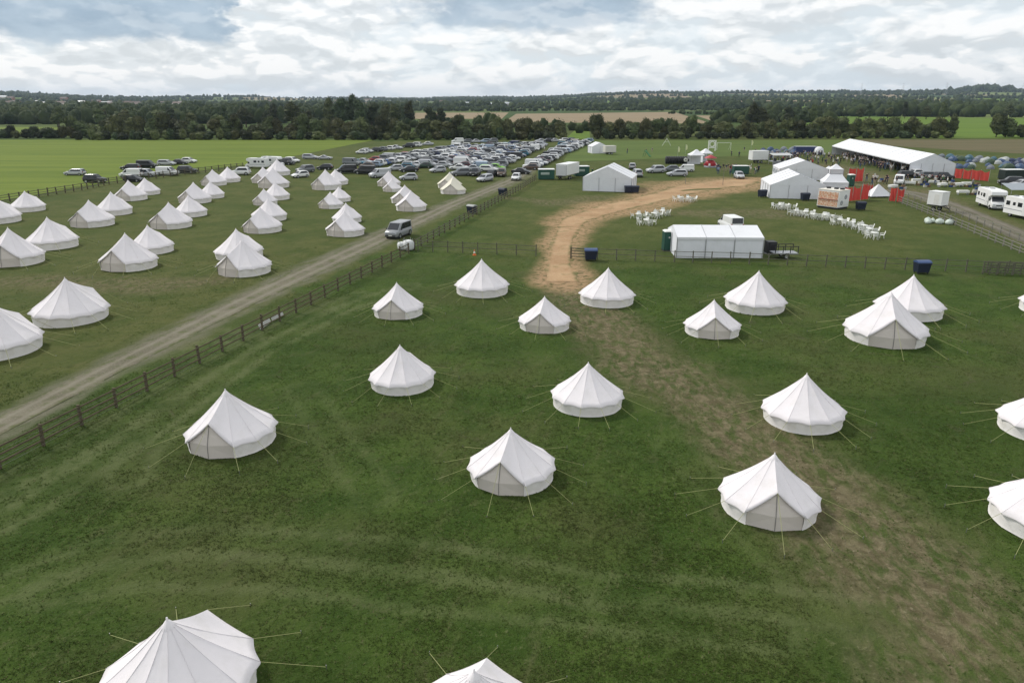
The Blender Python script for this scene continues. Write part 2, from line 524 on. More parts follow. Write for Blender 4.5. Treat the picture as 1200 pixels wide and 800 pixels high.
def build_ground():
    rad = [0.0]
    r = 1.5
    while r < 9000:
        rad.append(r)
        r *= 1.0155
    rad.append(9000.0)
    rad = np.array(rad[1:])
    a_in = np.radians(np.arange(-47, 47.01, 0.25))
    a_out = np.radians(np.arange(51, 312.9, 4.0))
    ang = np.concatenate([a_in, a_out])
    na, nr = len(ang), len(rad)
    A, RR = np.meshgrid(ang, rad)
    X, Y = (RR * np.sin(A)).ravel(), (RR * np.cos(A)).ravel()
    Z = H(X, Y)
    near = np.hypot(X, Y) < 260
    Z = np.where(near, Z - 0.03 * fbm(X, Y, 5.0, 21), Z)
    verts = np.stack([X, Y, Z], 1)
    verts = np.concatenate([verts, [[0, 0, 0]]])
    i = np.arange(nr - 1)[:, None] * na + np.arange(na)[None, :]
    j = np.arange(nr - 1)[:, None] * na + (np.arange(na)[None, :] + 1) % na
    quads = np.stack([i, i + na, j + na, j], -1).reshape(-1, 4)
    c = len(verts) - 1
    tris = np.stack([np.full(na, c), np.arange(na), (np.arange(na) + 1) % na], 1)
    me = bpy.data.meshes.new('ground')
    nl = quads.size + tris.size
    me.vertices.add(len(verts))
    me.vertices.foreach_set('co', verts.ravel())
    me.loops.add(nl)
    me.loops.foreach_set('vertex_index', np.concatenate([quads.ravel(), tris.ravel()]).astype(np.int32))
    ls = np.concatenate([np.arange(len(quads)) * 4, len(quads) * 4 + np.arange(len(tris)) * 3]).astype(np.int32)
    me.polygons.add(len(ls))
    me.polygons.foreach_set('loop_start', ls)
    me.polygons.foreach_set('use_smooth', np.ones(len(ls), bool))
    me.update(calc_edges=True)
    me.validate()
    X, Y = verts[:, 0], verts[:, 1]
    rr = np.hypot(X, Y)
    nz = (fbm(X, Y, 3.0, 2) - 0.5)
    def put(name, v):
        at_ = me.attributes.new(name, 'FLOAT', 'POINT')
        at_.data.foreach_set('value', np.clip(v, 0, 1).astype(np.float32))
    worn = np.zeros(len(X))
    for k, ln in enumerate(WORN):
        d = pl_dist(X, Y, ln)
        worn = np.maximum(worn, (1 - sstep(0.25, 1.55, d + nz * 1.1)) * (1.0 if k in (0, 4, 5) else 0.75))
    put('worn', worn)
    pale = np.zeros(len(X))
    for ln in PALE:
        d = pl_dist(X, Y, [(a, b, 1.0) for a, b, c in ln])
        rut = np.minimum(np.abs(d - 0.85), np.abs(d + 0.85))
        k = ln[0][2] / 0.45
        pale = np.maximum(pale, k * (1 - sstep(0.14, 0.46, rut + nz * 0.25)) + 0.18 * k * (1 - sstep(0.8, 2.2, d + nz)))
    put('pale', pale)
    put('gravel', 1 - sstep(0.55, 1.15, pl_dist(X, Y, TRACK) + nz * 0.5))
    put('dirt', 1 - sstep(0.55, 1.45, pl_dist(X, Y, DIRT) + nz * 0.6 + 0.9 * (fbm(X, Y, 9.0, 31) - 0.5)))
    ol = in_poly(X + nz * 6, Y + nz * 6, OLIVE_POLY).astype(float)
    p = at(700, 235)
    show = sstep(70, 82, Y + nz * 14) * sstep(-12, 2, X + nz * 8)
    put('olive', np.maximum(ol, show * 0.92) * (rr < 420))
    put('far', sstep(420, 700, rr))
    return me


def ground_material():
    m = bpy.data.materials.new('field grass')
    m.use_nodes = True
    g = NT(m.node_tree)
    b = g.n['Principled BSDF']
    pos = g.node('ShaderNodeNewGeometry').outputs['Position']
    n_big = g.noise(pos, 0.045, 3)
    n_mid = g.noise(pos, 0.30, 6, 0.62)
    n_tuft = g.noise(pos, 1.5, 6, 0.68, 0.5)
    n_clump = g.noise(pos, 3.6, 5, 0.72, 0.3)
    n_fine = g.noise(pos, 11.0, 4, 0.7)
    # mowing and wheel streaks run with the track
    rot = g.node('ShaderNodeVectorRotate', rotation_type='Z_AXIS')
    g.put(rot.inputs['Vector'], pos)
    rot.inputs['Angle'].default_value = R(20)
    n_str = g.noise(g.scale(rot.outputs[0], (1.5, 0.35, 1.0)), 1.0, 6, 0.64, 0.4)
    c = g.mix(g.step(n_mid, 0.34, 0.66), (0.036, 0.068, 0.011), (0.060, 0.098, 0.018))
    c = g.mix(g.step(n_str, 0.52, 0.74, 0, 0.60), c, (0.104, 0.110, 0.046))
    c = g.mix(g.step(n_tuft, 0.50, 0.28, 0, 0.38), c, (0.024, 0.047, 0.009))
    c = g.mix(g.step(n_tuft, 0.56, 0.74, 0, 0.45), c, (0.085, 0.118, 0.030))
    c = g.mix(g.step(n_clump, 0.55, 0.74, 0, 0.75), c, (0.140, 0.150, 0.066))
    c = g.mix(g.step(n_clump, 0.46, 0.30, 0, 0.50), c, (0.018, 0.036, 0.007))
    c = g.mix(g.step(n_fine, 0.54, 0.72, 0, 0.5), c, (0.130, 0.145, 0.060))
    c = g.mix(g.step(n_fine, 0.46, 0.30, 0, 0.5), c, (0.012, 0.024, 0.006))
    c = g.mix(g.step(g.noise(pos, 0.11, 4), 0.42, 0.66, 0, 0.45), c, (0.092, 0.094, 0.036))
    c = g.mix(g.step(n_big, 0.50, 0.36, 0, 0.40), c, (0.034, 0.060, 0.011))
    # bare brown thin patches
    thin = g.math('MULTIPLY', g.step(g.noise(pos, 0.55, 6, 0.7, 0.6), 0.56, 0.70), g.step(n_clump, 0.35, 0.6, 0.3, 1.0))
    c = g.mix(g.math('MULTIPLY', thin, 0.55), c, (0.076, 0.068, 0.038))
    # drier camp field
    ol = g.mix(g.step(n_mid, 0.3, 0.7), (0.064, 0.086, 0.020), (0.104, 0.110, 0.036))
    ol = g.mix(g.step(n_str, 0.52, 0.76, 0, 0.50), ol, (0.150, 0.135, 0.064))
    ol = g.mix(g.step(n_tuft, 0.50, 0.30, 0, 0.55), ol, (0.036, 0.054, 0.013))
    ol = g.mix(g.step(n_clump, 0.55, 0.74, 0, 0.5), ol, (0.160, 0.150, 0.068))
    ol = g.mix(g.step(n_big, 0.50, 0.36, 0, 0.55), ol, (0.052, 0.080, 0.018))
    c = g.mix(g.math('MULTIPLY', g.attr('olive'), 0.88), c, ol)
    # pale tyre marks, trampled ground
    brk = g.math('MULTIPLY', g.step(n_tuft, 0.28, 0.54, 0.30, 1.0), g.step(n_mid, 0.34, 0.60, 0.25, 1.0))
    c = g.mix(g.math('MULTIPLY', g.math('MULTIPLY', g.attr('pale'), brk), 0.66), c, (0.122, 0.140, 0.060))
    wstr = g.noise(g.scale(g.node('ShaderNodeNewGeometry').outputs['Position'], (1.4, 0.55, 1)), 1.2, 7, 0.70, 0.5)
    wb = g.math('MULTIPLY', g.attr('worn'), g.step(wstr, 0.36, 0.60, 0.10, 0.95))
    soil = g.mix(g.step(n_tuft, 0.35, 0.68), (0.110, 0.090, 0.050), (0.200, 0.168, 0.100))
    soil = g.mix(g.step(n_clump, 0.55, 0.72, 0, 0.8), soil, (0.285, 0.245, 0.160))
    soil = g.mix(g.step(n_clump, 0.45, 0.30, 0, 0.7), soil, (0.060, 0.052, 0.028))
    c = g.mix(wb, c, soil)
    gw = g.math('MULTIPLY', g.attr('gravel'), g.step(n_str, 0.30, 0.60, 0.15, 1.0))
    c = g.mix(gw, c, g.mix(n_clump, (0.10, 0.10, 0.06), (0.22, 0.205, 0.15)))
    dw = g.math('MULTIPLY', g.attr('dirt'), g.step(n_tuft, 0.30, 0.58, 0.05, 1.0))
    c = g.mix(dw, c, g.mix(n_str, (0.29, 0.185, 0.100), (0.44, 0.30, 0.175)))
    # far country: patchwork of fields
    vor = g.node('ShaderNodeTexVoronoi', feature='F1')
    g.put(vor.inputs['Vector'], g.scale(pos, (1.0, 0.55, 0.0)))
    vor.inputs['Scale'].default_value = 0.0042
    sp = g.node('ShaderNodeSeparateXYZ')
    g.put(sp.inputs[0], vor.outputs['Color'])
    fields = g.mix(g.step(sp.outputs[0], 0.3, 0.6), (0.042, 0.075, 0.020), (0.095, 0.125, 0.035))
    fields = g.mix(g.step(sp.outputs[1], 0.70, 0.74), fields, (0.25, 0.20, 0.115))
    fields = g.mix(g.step(sp.outputs[2], 0.80, 0.84), fields, (0.16, 0.20, 0.06))
    fields = g.mix(g.math('MULTIPLY', n_mid, 0.3), fields, (0.05, 0.07, 0.025))
    c = g.mix(g.attr('far'), c, fields)
    g.put(b.inputs['Base Color'], c)
    b.inputs['Roughness'].default_value = 0.95
    b.inputs['Specular IOR Level'].default_value = 0.08
    bn = g.node('ShaderNodeBump')
    bn.inputs['Strength'].default_value = 0.8
    bn.inputs['Distance'].default_value = 0.22
    hgt = g.math('ADD', g.math('MULTIPLY', n_tuft, 1.0), g.math('ADD', g.math('MULTIPLY', n_clump, 0.7), g.math('MULTIPLY', n_fine, 0.35)))
    g.put(bn.inputs['Height'], hgt)
    g.l.new(bn.outputs[0], b.inputs['Normal'])
    return m


gme = build_ground()
gme.materials.append(ground_material())
ground = part('ground', gme)
tag(ground, kind='structure')


def surface_mat(name, c0, c1, c2, sx=1.0, sy=1.0, s=1.0, grass=0.0, strip=False):
    m = bpy.data.materials.new(name)
    m.use_nodes = True
    g = NT(m.node_tree)
    b = g.n['Principled BSDF']
    pos = g.scale(g.node('ShaderNodeNewGeometry').outputs['Position'], (sx, sy, 1))
    a = g.noise(pos, 0.45 * s, 6, 0.62, 0.3)
    f = g.noise(pos, 7.0 * s, 5, 0.7)
    c = g.mix(g.step(a, 0.3, 0.7), c0, c1)
    c = g.mix(g.step(f, 0.45, 0.75, 0, 0.6), c, c2)
    if grass:
        gn = g.noise(pos, 0.9 * s, 6, 0.66)
        green = g.mix(f, (0.050, 0.075, 0.018), (0.105, 0.115, 0.042))
        c = g.mix(g.step(gn, 0.52, 0.68, 0, grass), c, green)
        ac = g.math('ABSOLUTE', g.attr('across'))
        if strip:      # grass left between the wheel ruts
            c = g.mix(g.math('MULTIPLY', g.step(ac, 0.30, 0.10), g.step(gn, 0.40, 0.62, 0, 0.55)), c, green)
            c = g.mix(g.math('MULTIPLY', g.step(ac, 0.22, 0.42), g.math('MULTIPLY', g.step(ac, 0.66, 0.46), 0.45)), c, g.mix(f, c2, c1))
        c = g.mix(g.math('MULTIPLY', g.step(ac, 0.55, 1.0), g.step(gn, 0.36, 0.58)), c, green)
    g.put(b.inputs['Base Color'], c)
    b.inputs['Roughness'].default_value = 0.95
    b.inputs['Specular IOR Level'].default_value = 0.1
    bn = g.node('ShaderNodeBump')
    bn.inputs['Strength'].default_value = 0.4
    bn.inputs['Distance'].default_value = 0.05
    g.put(bn.inputs['Height'], f)
    g.l.new(bn.outputs[0], b.inputs['Normal'])
    return m


def ribbon(name, line, k, z, material, seed, amp=0.35, step=0.5):
    """an irregular-edged strip along a centre line"""
    pts = []
    for (x0, y0, w0), (x1, y1, w1) in zip(line[:-1], line[1:]):
        n = max(2, int(math.hypot(x1 - x0, y1 - y0) / step))
        for i in range(n):
            t = i / n
            pts.append((x0 + (x1 - x0) * t, y0 + (y1 - y0) * t, w0 + (w1 - w0) * t))
    pts.append(line[-1])
    P = np.array(pts)
    ker = np.ones(9) / 9
    for c in range(3):                       # round the corners
        e = np.pad(P[:, c], 4, mode='edge')
        P[:, c] = np.convolve(e, ker, 'valid')
    d = np.gradient(P[:, :2], axis=0)
    d /= np.linalg.norm(d, axis=1)[:, None] + 1e-9
    nrm = np.stack([-d[:, 1], d[:, 0]], 1)
    s = np.arange(len(P)) * 1.0
    m = MB()
    vs = []
    cols = (-1, -0.86, -0.4, 0, 0.4, 0.86, 1)
    for i in range(len(P)):
        for cc in cols:
            w = P[i, 2] * k
            if abs(cc) == 1:
                w += amp * 2 * (float(vnoise(np.array(s[i]), np.array(cc * 50.0), 4.0, seed)) - 0.5) + amp * (float(vnoise(np.array(s[i]), np.array(cc * 50.0), 1.3, seed + 3)) - 0.5)
            q = P[i, :2] + nrm[i] * w * cc
            vs.append((q[0], q[1], z if abs(cc) < 1 else -0.09))
    fs = []
    n = len(cols)
    for i in range(len(P) - 1):
        for j in range(n - 1):
            fs.append((i * n + j, i * n + j + 1, (i + 1) * n + j + 1, (i + 1) * n + j))
    m.add(vs, fs)
    me = m.mesh(name, material, fix=False)
    at_ = me.attributes.new('across', 'FLOAT', 'POINT')
    at_.data.foreach_set('value', np.tile(np.array(cols, np.float32), len(P)))
    o = part(name, me)
    return tag(o, kind='structure')


GRAVEL = surface_mat('grey gravel', (0.115, 0.104, 0.072), (0.185, 0.168, 0.124), (0.27, 0.25, 0.195), grass=0.6, strip=True)
DUST = surface_mat('dry bare earth', (0.30, 0.185, 0.098), (0.44, 0.295, 0.170), (0.50, 0.37, 0.235), sx=0.8, s=0.5, grass=0.50)
ribbon('gravel_track', TRACK, 0.58, 0.006, GRAVEL, 4, 0.55)
ribbon('dirt_path', DIRT, 0.55, 0.010, DUST, 8, 2.2)
ISLE = surface_mat('worn olive turf', (0.090, 0.092, 0.030), (0.130, 0.118, 0.048), (0.16, 0.14, 0.07))
ribbon('grass_island', pxline([(796, 224, 0.5), (812, 222.5, 1.3), (832, 221.5, 1.2), (848, 221, 0.5)]), 1.0, 0.018, ISLE, 15, 0.7)


def sheet(name, pts, material, z=0.05, n=14):
    """a field: quad given by four corners, following the land"""
    a, b, c, d = [Vector(p) for p in pts]
    vs, fs = [], []
    for i in range(n + 1):
        for j in range(n + 1):
            u, v = i / n, j / n
            p = (a * (1 - u) + b * u) * (1 - v) + (d * (1 - u) + c * u) * v
            vs.append((p.x, p.y, float(H(p.x, p.y)) + z))
    for i in range(n):
        for j in range(n):
            q = i * (n + 1) + j
            fs.append((q, q + 1, q + n + 2, q + n + 1))
    o = part(name, MB().add(vs, fs).mesh(name, material))
    return tag(o, kind='structure')


BRIGHT = surface_mat('bright pasture', (0.092, 0.136, 0.015), (0.138, 0.180, 0.024), (0.150, 0.186, 0.034), sx=0.12, s=0.30)  # yellow-green grass; its sunlit brightness over the near field is put into the colour
LUSH = surface_mat('far green field', (0.085, 0.145, 0.018), (0.115, 0.175, 0.024), (0.125, 0.18, 0.03), sx=0.1, s=0.1)
STUBBLE = surface_mat('stubble field', (0.215, 0.165, 0.100), (0.275, 0.215, 0.135), (0.30, 0.24, 0.16), sx=0.1, s=0.1)
PLOUGH = surface_mat('dry brown grass', (0.092, 0.088, 0.040), (0.130, 0.108, 0.058), (0.15, 0.13, 0.075), sx=0.15, s=0.3)
MOWN = surface_mat('mown green', (0.070, 0.105, 0.024), (0.100, 0.140, 0.034), (0.12, 0.15, 0.045), sx=0.15, s=0.4)
def q4(*p):
    return [at(*v) for v in p]
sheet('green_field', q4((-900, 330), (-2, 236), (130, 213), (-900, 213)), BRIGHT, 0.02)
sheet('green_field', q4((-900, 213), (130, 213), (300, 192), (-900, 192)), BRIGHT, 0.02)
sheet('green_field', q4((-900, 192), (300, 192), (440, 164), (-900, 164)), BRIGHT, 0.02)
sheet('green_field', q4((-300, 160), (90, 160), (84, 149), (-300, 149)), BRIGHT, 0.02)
sheet('green_field', q4((662, 163), (692, 163), (690, 151), (676, 151)), LUSH, 0.02)
sheet('green_field', q4((900, 161), (1500, 163), (1280, 139.5), (968, 136.5)), LUSH, 0.02)
sheet('green_field', q4((312, 134), (357, 134), (356, 130.5), (318, 130.5)), LUSH, 0.04)
sheet('stubble_field', q4((590, 143.5), (835, 145), (790, 131.5), (605, 133.5)), STUBBLE, 0.02)
sheet('stubble_field', q4((440, 139.5), (588, 139.5), (596, 132.0), (462, 132.5)), STUBBLE, 0.02)
sheet('stubble_field', q4((838, 143), (880, 141), (875, 135.5), (815, 135.5)), STUBBLE, 0.02)
def pr(px, r):
    """the ground point r metres away in the direction of a photo column"""
    a = math.atan2(px - 600, F_PX)
    return Vector((r * math.sin(a), r * math.cos(a), 0))
for k, (x0, x1, r0, r1, m_) in enumerate([
        (842, 960, 1250, 1700, LUSH), (790, 900, 1750, 2300, STUBBLE), (850, 985, 2400, 3200, LUSH), (700, 800, 1900, 2700, LUSH), (905, 960, 1750, 2250, STUBBLE), (610, 690, 2300, 3000, LUSH),
        (1010, 1090, 1500, 2300, LUSH), (1110, 1200, 1800, 2700, LUSH), (500, 590, 1600, 2400, LUSH), (420, 490, 1700, 2500, STUBBLE), (960, 1040, 2600, 3500, STUBBLE), (730, 800, 2900, 3600, STUBBLE),
        (215, 290, 1500, 2200, LUSH), (60, 170, 1800, 2500, STUBBLE), (180, 270, 2400, 3000, LUSH), (10, 70, 2500, 3200, LUSH), (320, 400, 2100, 3000, STUBBLE)]):
    sheet('far_field', (pr(x0, r0), pr(x1, r0 * 1.03), pr(x1 - 12, r1), pr(x0 + 8, r1 * 0.97)), m_, 0.6)
sheet('mown_strip', q4((660, 190), (1010, 178), (1010, 164), (672, 165)), MOWN, 0.02)
sheet('brown_field', q4((1040, 171), (1260, 184), (1320, 164), (985, 163.5)), PLOUGH, 0.03)

def grass_tufts():
    """short blades and clumps standing in the near field: uncountable, one object"""
    rs = np.random.RandomState(77)
    N = 300000
    a = rs.uniform(-0.86, 0.86, N)
    r = 13.5 * (105 / 13.5) ** (rs.uniform(0, 1, N) ** 1.05)
    x, y = r * np.sin(a), r * np.cos(a)
    dens = fbm(x, y, 2.6, 61, 4) * 0.5 + fbm(x, y, 0.8, 62, 2) * 0.5
    wornd = np.minimum(pl_dist(x, y, WORN[0]), 9)
    keep = (dens > 0.45 + 0.22 * rs.uniform(-1, 1, N)) & (fbm(x, y, 9.0, 66, 3) > 0.30 + 0.25 * rs.uniform(-0.5, 1, N)) & (wornd + rs.uniform(-0.9, 0.9, N) > 0.9) & (pl_dist(x, y, TRACK) > 0.95) & (pl_dist(x, y, DIRT) > 1.1) & (rs.uniform(0, 1, N) > sstep(48, 105, r))
    keep &= np.abs(x) < 0.74 * y + 6
    for ln in PALE:
        d = pl_dist(x, y, [(p_, q_, 1.0) for p_, q_, c_ in ln])
        keep &= np.abs(d - 0.85) > 0.12 + 0.35 * rs.uniform(-1, 1, N)
    x, y, r, dens = x[keep], y[keep], r[keep], dens[keep]
    n = len(x)
    h = rs.uniform(0.022, 0.055, n) * (0.6 + 0.8 * dens)
    w = rs.uniform(0.010, 0.022, n) * (0.75 + r / 60)
    vs = np.zeros((n, 2, 3, 3))
    for b in range(2):
        th = rs.uniform(0, 2 * PI, n)
        le = rs.uniform(1.2, 3.0, n) * h
        dx, dy = np.cos(th), np.sin(th)
        ox, oy = rs.normal(0, 0.04, n), rs.normal(0, 0.04, n)
        vs[:, b, 0] = np.stack([x + ox - dy * w, y + oy + dx * w, np.full(n, -0.012)], 1)
        vs[:, b, 1] = np.stack([x + ox + dy * w, y + oy - dx * w, np.full(n, -0.012)], 1)
        vs[:, b, 2] = np.stack([x + ox + dx * le, y + oy + dy * le, h], 1)
    V = vs.reshape(-1, 3)
    m = len(V) // 3
    me = bpy.data.meshes.new('grass')
    me.vertices.add(len(V))
    me.vertices.foreach_set('co', V.ravel())
    me.loops.add(len(V))
    me.loops.foreach_set('vertex_index', np.arange(len(V), dtype=np.int32))
    me.polygons.add(m)
    me.polygons.foreach_set('loop_start', (np.arange(m) * 3).astype(np.int32))
    me.update(calc_edges=True)
    tone = me.attributes.new('tone', 'FLOAT', 'POINT')
    tone.data.foreach_set('value', np.repeat(rs.uniform(0, 1, m), 3).astype(np.float32))
    mt = bpy.data.materials.new('grass blades')
    mt.use_nodes = True
    g = NT(mt.node_tree)
    b = g.n['Principled BSDF']
    t = g.attr('tone')
    pos = g.node('ShaderNodeNewGeometry').outputs['Position']
    t2 = g.math('ADD', g.math('MULTIPLY', t, 0.6), g.math('MULTIPLY', g.noise(pos, 0.35, 4), 0.4))
    c = g.mix(t2, (0.050, 0.086, 0.016), (0.094, 0.130, 0.030))
    c = g.mix(g.step(g.noise(pos, 0.11, 4), 0.42, 0.66, 0, 0.55), c, (0.100, 0.108, 0.038))
    c = g.mix(g.step(t, 0.92, 0.98), c, (0.170, 0.160, 0.078))
    g.put(b.inputs['Base Color'], c)
    b.inputs['Roughness'].default_value = 0.8
    b.inputs['Specular IOR Level'].default_value = 0.12
    tr = g.node('ShaderNodeBsdfTranslucent')
    g.put(tr.inputs[0], c)
    mx = g.node('ShaderNodeMixShader')
    mx.inputs[0].default_value = 0.5
    g.l.new(b.outputs[0], mx.inputs[1])
    g.l.new(tr.outputs[0], mx.inputs[2])
    g.l.new(mx.outputs[0], g.n['Material Output'].inputs[0])
    me.materials.append(mt)
    tag(part('grass', me), 'short uneven grass growing in the near field', 'grass', kind='stuff')


grass_tufts()

LANE = surface_mat('rutted lane earth', (0.105, 0.092, 0.068), (0.165, 0.148, 0.115), (0.23, 0.21, 0.17), grass=0.5, strip=True)
ribbon('earth_lane', pxline([(1040, 222, 3.6), (1078, 228, 3.0), (1126, 245, 2.6), (1225, 288, 2.6), (1310, 325, 2.6)]), 0.85, 0.008, LANE, 12, 0.8)

# ------------------------------------------------------------------ trees
def leaf_mat(name, base):
    m = bpy.data.materials.new(name)
    m.use_nodes = True
    g = NT(m.node_tree)
    b = g.n['Principled BSDF']
    tc = g.node('ShaderNodeTexCoord').outputs['Object']
    rn = g.node('ShaderNodeObjectInfo').outputs['Random']
    n = g.noise(tc, 0.9, 4)
    f = g.noise(tc, 6.0, 2)
    lo = tuple(c * 0.60 for c in base)
    hi = (base[0] * 1.45, base[1] * 1.35, base[2] * 1.3)
    c = g.mix(g.step(n, 0.35, 0.66), lo, hi)
    c = g.mix(g.step(f, 0.5, 0.8, 0, 0.5), c, tuple(v * 1.6 for v in base))
    hs = g.node('ShaderNodeHueSaturation')
    g.put(hs.inputs['Hue'], g.math('MULTIPLY_ADD', rn, 0.05, 0.466))
    g.put(hs.inputs['Value'], g.math('MULTIPLY_ADD', rn, 0.95, 0.55))
    hs.inputs['Saturation'].default_value = 0.9
    g.put(hs.inputs['Color'], c)
    g.put(b.inputs['Base Color'], hs.outputs[0])
    b.inputs['Roughness'].default_value = 0.75
    b.inputs['Specular IOR Level'].default_value = 0.15
    return m


LEAF = [leaf_mat('oak leaves', (0.052, 0.070, 0.022)), leaf_mat('hawthorn leaves', (0.070, 0.084, 0.026)), leaf_mat('dark leaves', (0.032, 0.048, 0.018))]


def ico(sub):
    bm = bmesh.new()
    bmesh.ops.create_icosphere(bm, subdivisions=sub, radius=1.0)
    v = np.array([p.co[:] for p in bm.verts])
    f = np.array([[q.index for q in p.verts] for p in bm.faces])
    bm.free()
    return v, f


ICO1, ICO2, ICO3 = ico(1), ico(2), ico(3)


def crown_mesh(seed, w, h, z0, material, lobes=9, leaves=900, leaf=0.5):
    """crown: lumpy lobes inside, thousands of small leaf faces through the outer volume"""
    rs = np.random.RandomState(seed)
    m = MB()
    V, Fc = ICO2
    cs = []
    for k in range(lobes):
        a = rs.uniform(0, 2 * PI)
        t = rs.uniform(0, 1)
        rr = w * 0.5 * rs.uniform(0.15, 0.62)
        zc = z0 + h * (0.22 + 0.60 * t)
        rad = w * rs.uniform(0.20, 0.31) * (1.05 - 0.22 * t)
        cs.append((rr * math.cos(a) * (1 - 0.22 * t), rr * math.sin(a) * (1 - 0.22 * t), zc, rad))
    cs.append((0, 0, z0 + h * 0.42, w * 0.34))
    for (cx, cy, cz, rad) in cs:
        ph = rs.uniform(0, 9, 3)
        dsp = 1 + 0.16 * np.sin(V[:, 0] * 5 + ph[0]) * np.sin(V[:, 1] * 6 + ph[1]) + 0.12 * np.sin(V[:, 2] * 9 + ph[2]) + rs.uniform(-0.08, 0.08, len(V))
        P = V * dsp[:, None] * np.array([rad * 0.9, rad * 0.9, rad * 0.80]) + [cx, cy, cz]
        P[:, 2] = np.maximum(P[:, 2], z0 * 0.6)
        m.add(P.tolist(), Fc.tolist(), 0, False)
    for i in range(leaves):
        cx, cy, cz, rad = cs[rs.randint(len(cs))]
        d = rs.normal(size=3)
        d /= np.linalg.norm(d)
        if d[2] < -0.6: d[2] *= -1
        p = np.array([cx, cy, cz]) + d * rad * rs.uniform(0.85, 1.28) * np.array([1, 1, 0.88])
        if p[2] < z0 * 0.5: continue
        u = rs.normal(size=3)
        u /= np.linalg.norm(u)
        v = np.cross(d, u)
        v /= np.linalg.norm(v) + 1e-9
        s = leaf * rs.uniform(0.5, 1.2)
        m.add([p - u * s * 0.5, p + v * s * 0.45, p + u * s * 0.6, p - v * s * 0.4], [(0, 1, 2, 3)], 0, False)
    return m.mesh('crown', material, fix=False)


def trunk_mesh(seed, h, r):
    rs = random.Random(seed)
    m = MB()
    m.tube((0, 0, -0.2), (0, 0, h * 0.5), r, r * 0.7, 7)
    for k in range(5):
        a = k * 2 * PI / 5 + rs.uniform(-0.4, 0.4)
        z = h * rs.uniform(0.35, 0.5)
        m.tube((0, 0, z - 0.1), (math.cos(a) * h * 0.28, math.sin(a) * h * 0.28, z + h * 0.32), r * 0.5, r * 0.15, 5)
    m.tube((0, 0, h * 0.5), (0.1, 0.1, h * 0.85), r * 0.7, r * 0.2, 6)
    return m.mesh('trunk', BARK)


TREE_KINDS = {}
for k in range(4):      # rounded hedge-row trees
    TREE_KINDS['round', k] = (crown_mesh(10 + k, 8.2, 7.4, 0.5, LEAF[k % 2], 11, 1300, 0.55), trunk_mesh(k, 7.0, 0.28))
for k in range(4):      # tall field trees
    TREE_KINDS['tall', k] = (crown_mesh(30 + k, 9.5, 12.5, 2.2, LEAF[(0, 2, 0, 1)[k]], 15, 1700, 0.65), trunk_mesh(40 + k, 13.0, 0.45))
for k in range(3):      # low dense bushes
    TREE_KINDS['bush', k] = (crown_mesh(50 + k, 6.5, 4.2, 0.2, LEAF[(2, 1, 2)[k]], 8, 900, 0.45), trunk_mesh(60 + k, 3.0, 0.15))
NAMES = {'round': 'tree', 'tall': 'tall_tree', 'bush': 'bush'}


def tree(kind, x, y, label, group, s=1.0):
    k = rnd.randrange(4 if kind != 'bush' else 3)
    cm, tm = TREE_KINDS[kind, k]
    t = thing(NAMES[kind], label, 'bush' if kind == 'bush' else 'tree', (x, y, float(H(x, y)) - 0.05), rnd.uniform(0, 6.28), group)
    t.scale = (s * rnd.uniform(0.88, 1.15), s * rnd.uniform(0.88, 1.15), s * rnd.uniform(0.88, 1.12))
    part('crown', cm, t)
    part('trunk', tm, t)
    return t


ADJ = {'round': (('rounded', 1.0, 1.0), ('broad', 1.2, 0.95), ('narrow', 0.82, 1.12), ('low', 0.95, 0.78), ('tallish', 0.95, 1.25), ('small', 0.75, 0.72), ('full', 1.12, 1.1)),
       'bush': (('low', 1.0, 0.8), ('rounded', 0.95, 1.05), ('wide', 1.3, 0.9), ('upright', 0.8, 1.2), ('small', 0.75, 0.75)),
       'tall': (('tall', 1.0, 1.0), ('broad', 1.2, 0.95), ('slender', 0.78, 1.1), ('shorter', 1.0, 0.8))}
# what stands in front of the hedge, left to right, to say which tree is meant
MARKS = [(-80, 'the left edge'), (60, 'the far left pasture'), (90, 'the lone silver estate car'), (113, 'the lone off-roader'), (140, 'the black estate car by the fence'), (158, 'the white van by the fence'), (178, 'the black van'),
         (200, 'the white minibus'), (225, 'the pale hatchback'), (250, 'the pair of farthest tents'), (282, 'the lone white off-roader'), (303, 'the first camper'), (322, 'the second camper'),
         (343, 'the campers and cars'), (364, 'the alone-standing estate'), (382, 'the silver sports car'), (400, 'the start of the car park'), (420, 'the outer car row'), (440, 'the sparse car row'), (460, 'the middle of the sparse row'),
         (480, 'the red and teal cars'), (500, 'the end of the sparse row'), (520, 'the left of the car park'), (545, 'the far end of the car rows'), (570, 'the cars by the hedge'), (595, 'the middle of the car park'),
         (620, 'the top of the aisle'), (645, 'the short top row'), (665, 'the hedge gap'), (690, 'the last car row'), (705, 'the small white marquee'), (725, 'the small white trailer'), (750, 'the green slide'), (781, 'the A-shaped frame'),
         (800, 'the feather flags'), (820, 'the white gazebo'), (835, 'the ring frame'), (850, 'the goal frame'), (875, 'the yellow flag by the crowd'), (895, 'the stage lorry'), (915, 'the packed small tents'), (943, 'the blue horsebox'),
         (960, 'the white dome'), (985, 'the far end of the long marquee'), (1010, 'the far part of the long marquee'), (1035, 'the middle of the long marquee'), (1060, 'the near part of the long marquee'), (1085, 'the long marquee ridge end'),
         (1110, 'the red banner fence'), (1140, 'the camping rows'), (1175, 'the dark horsebox'), (1200, 'the right edge'), (1260, 'the far right edge')]
tree_labels = set()
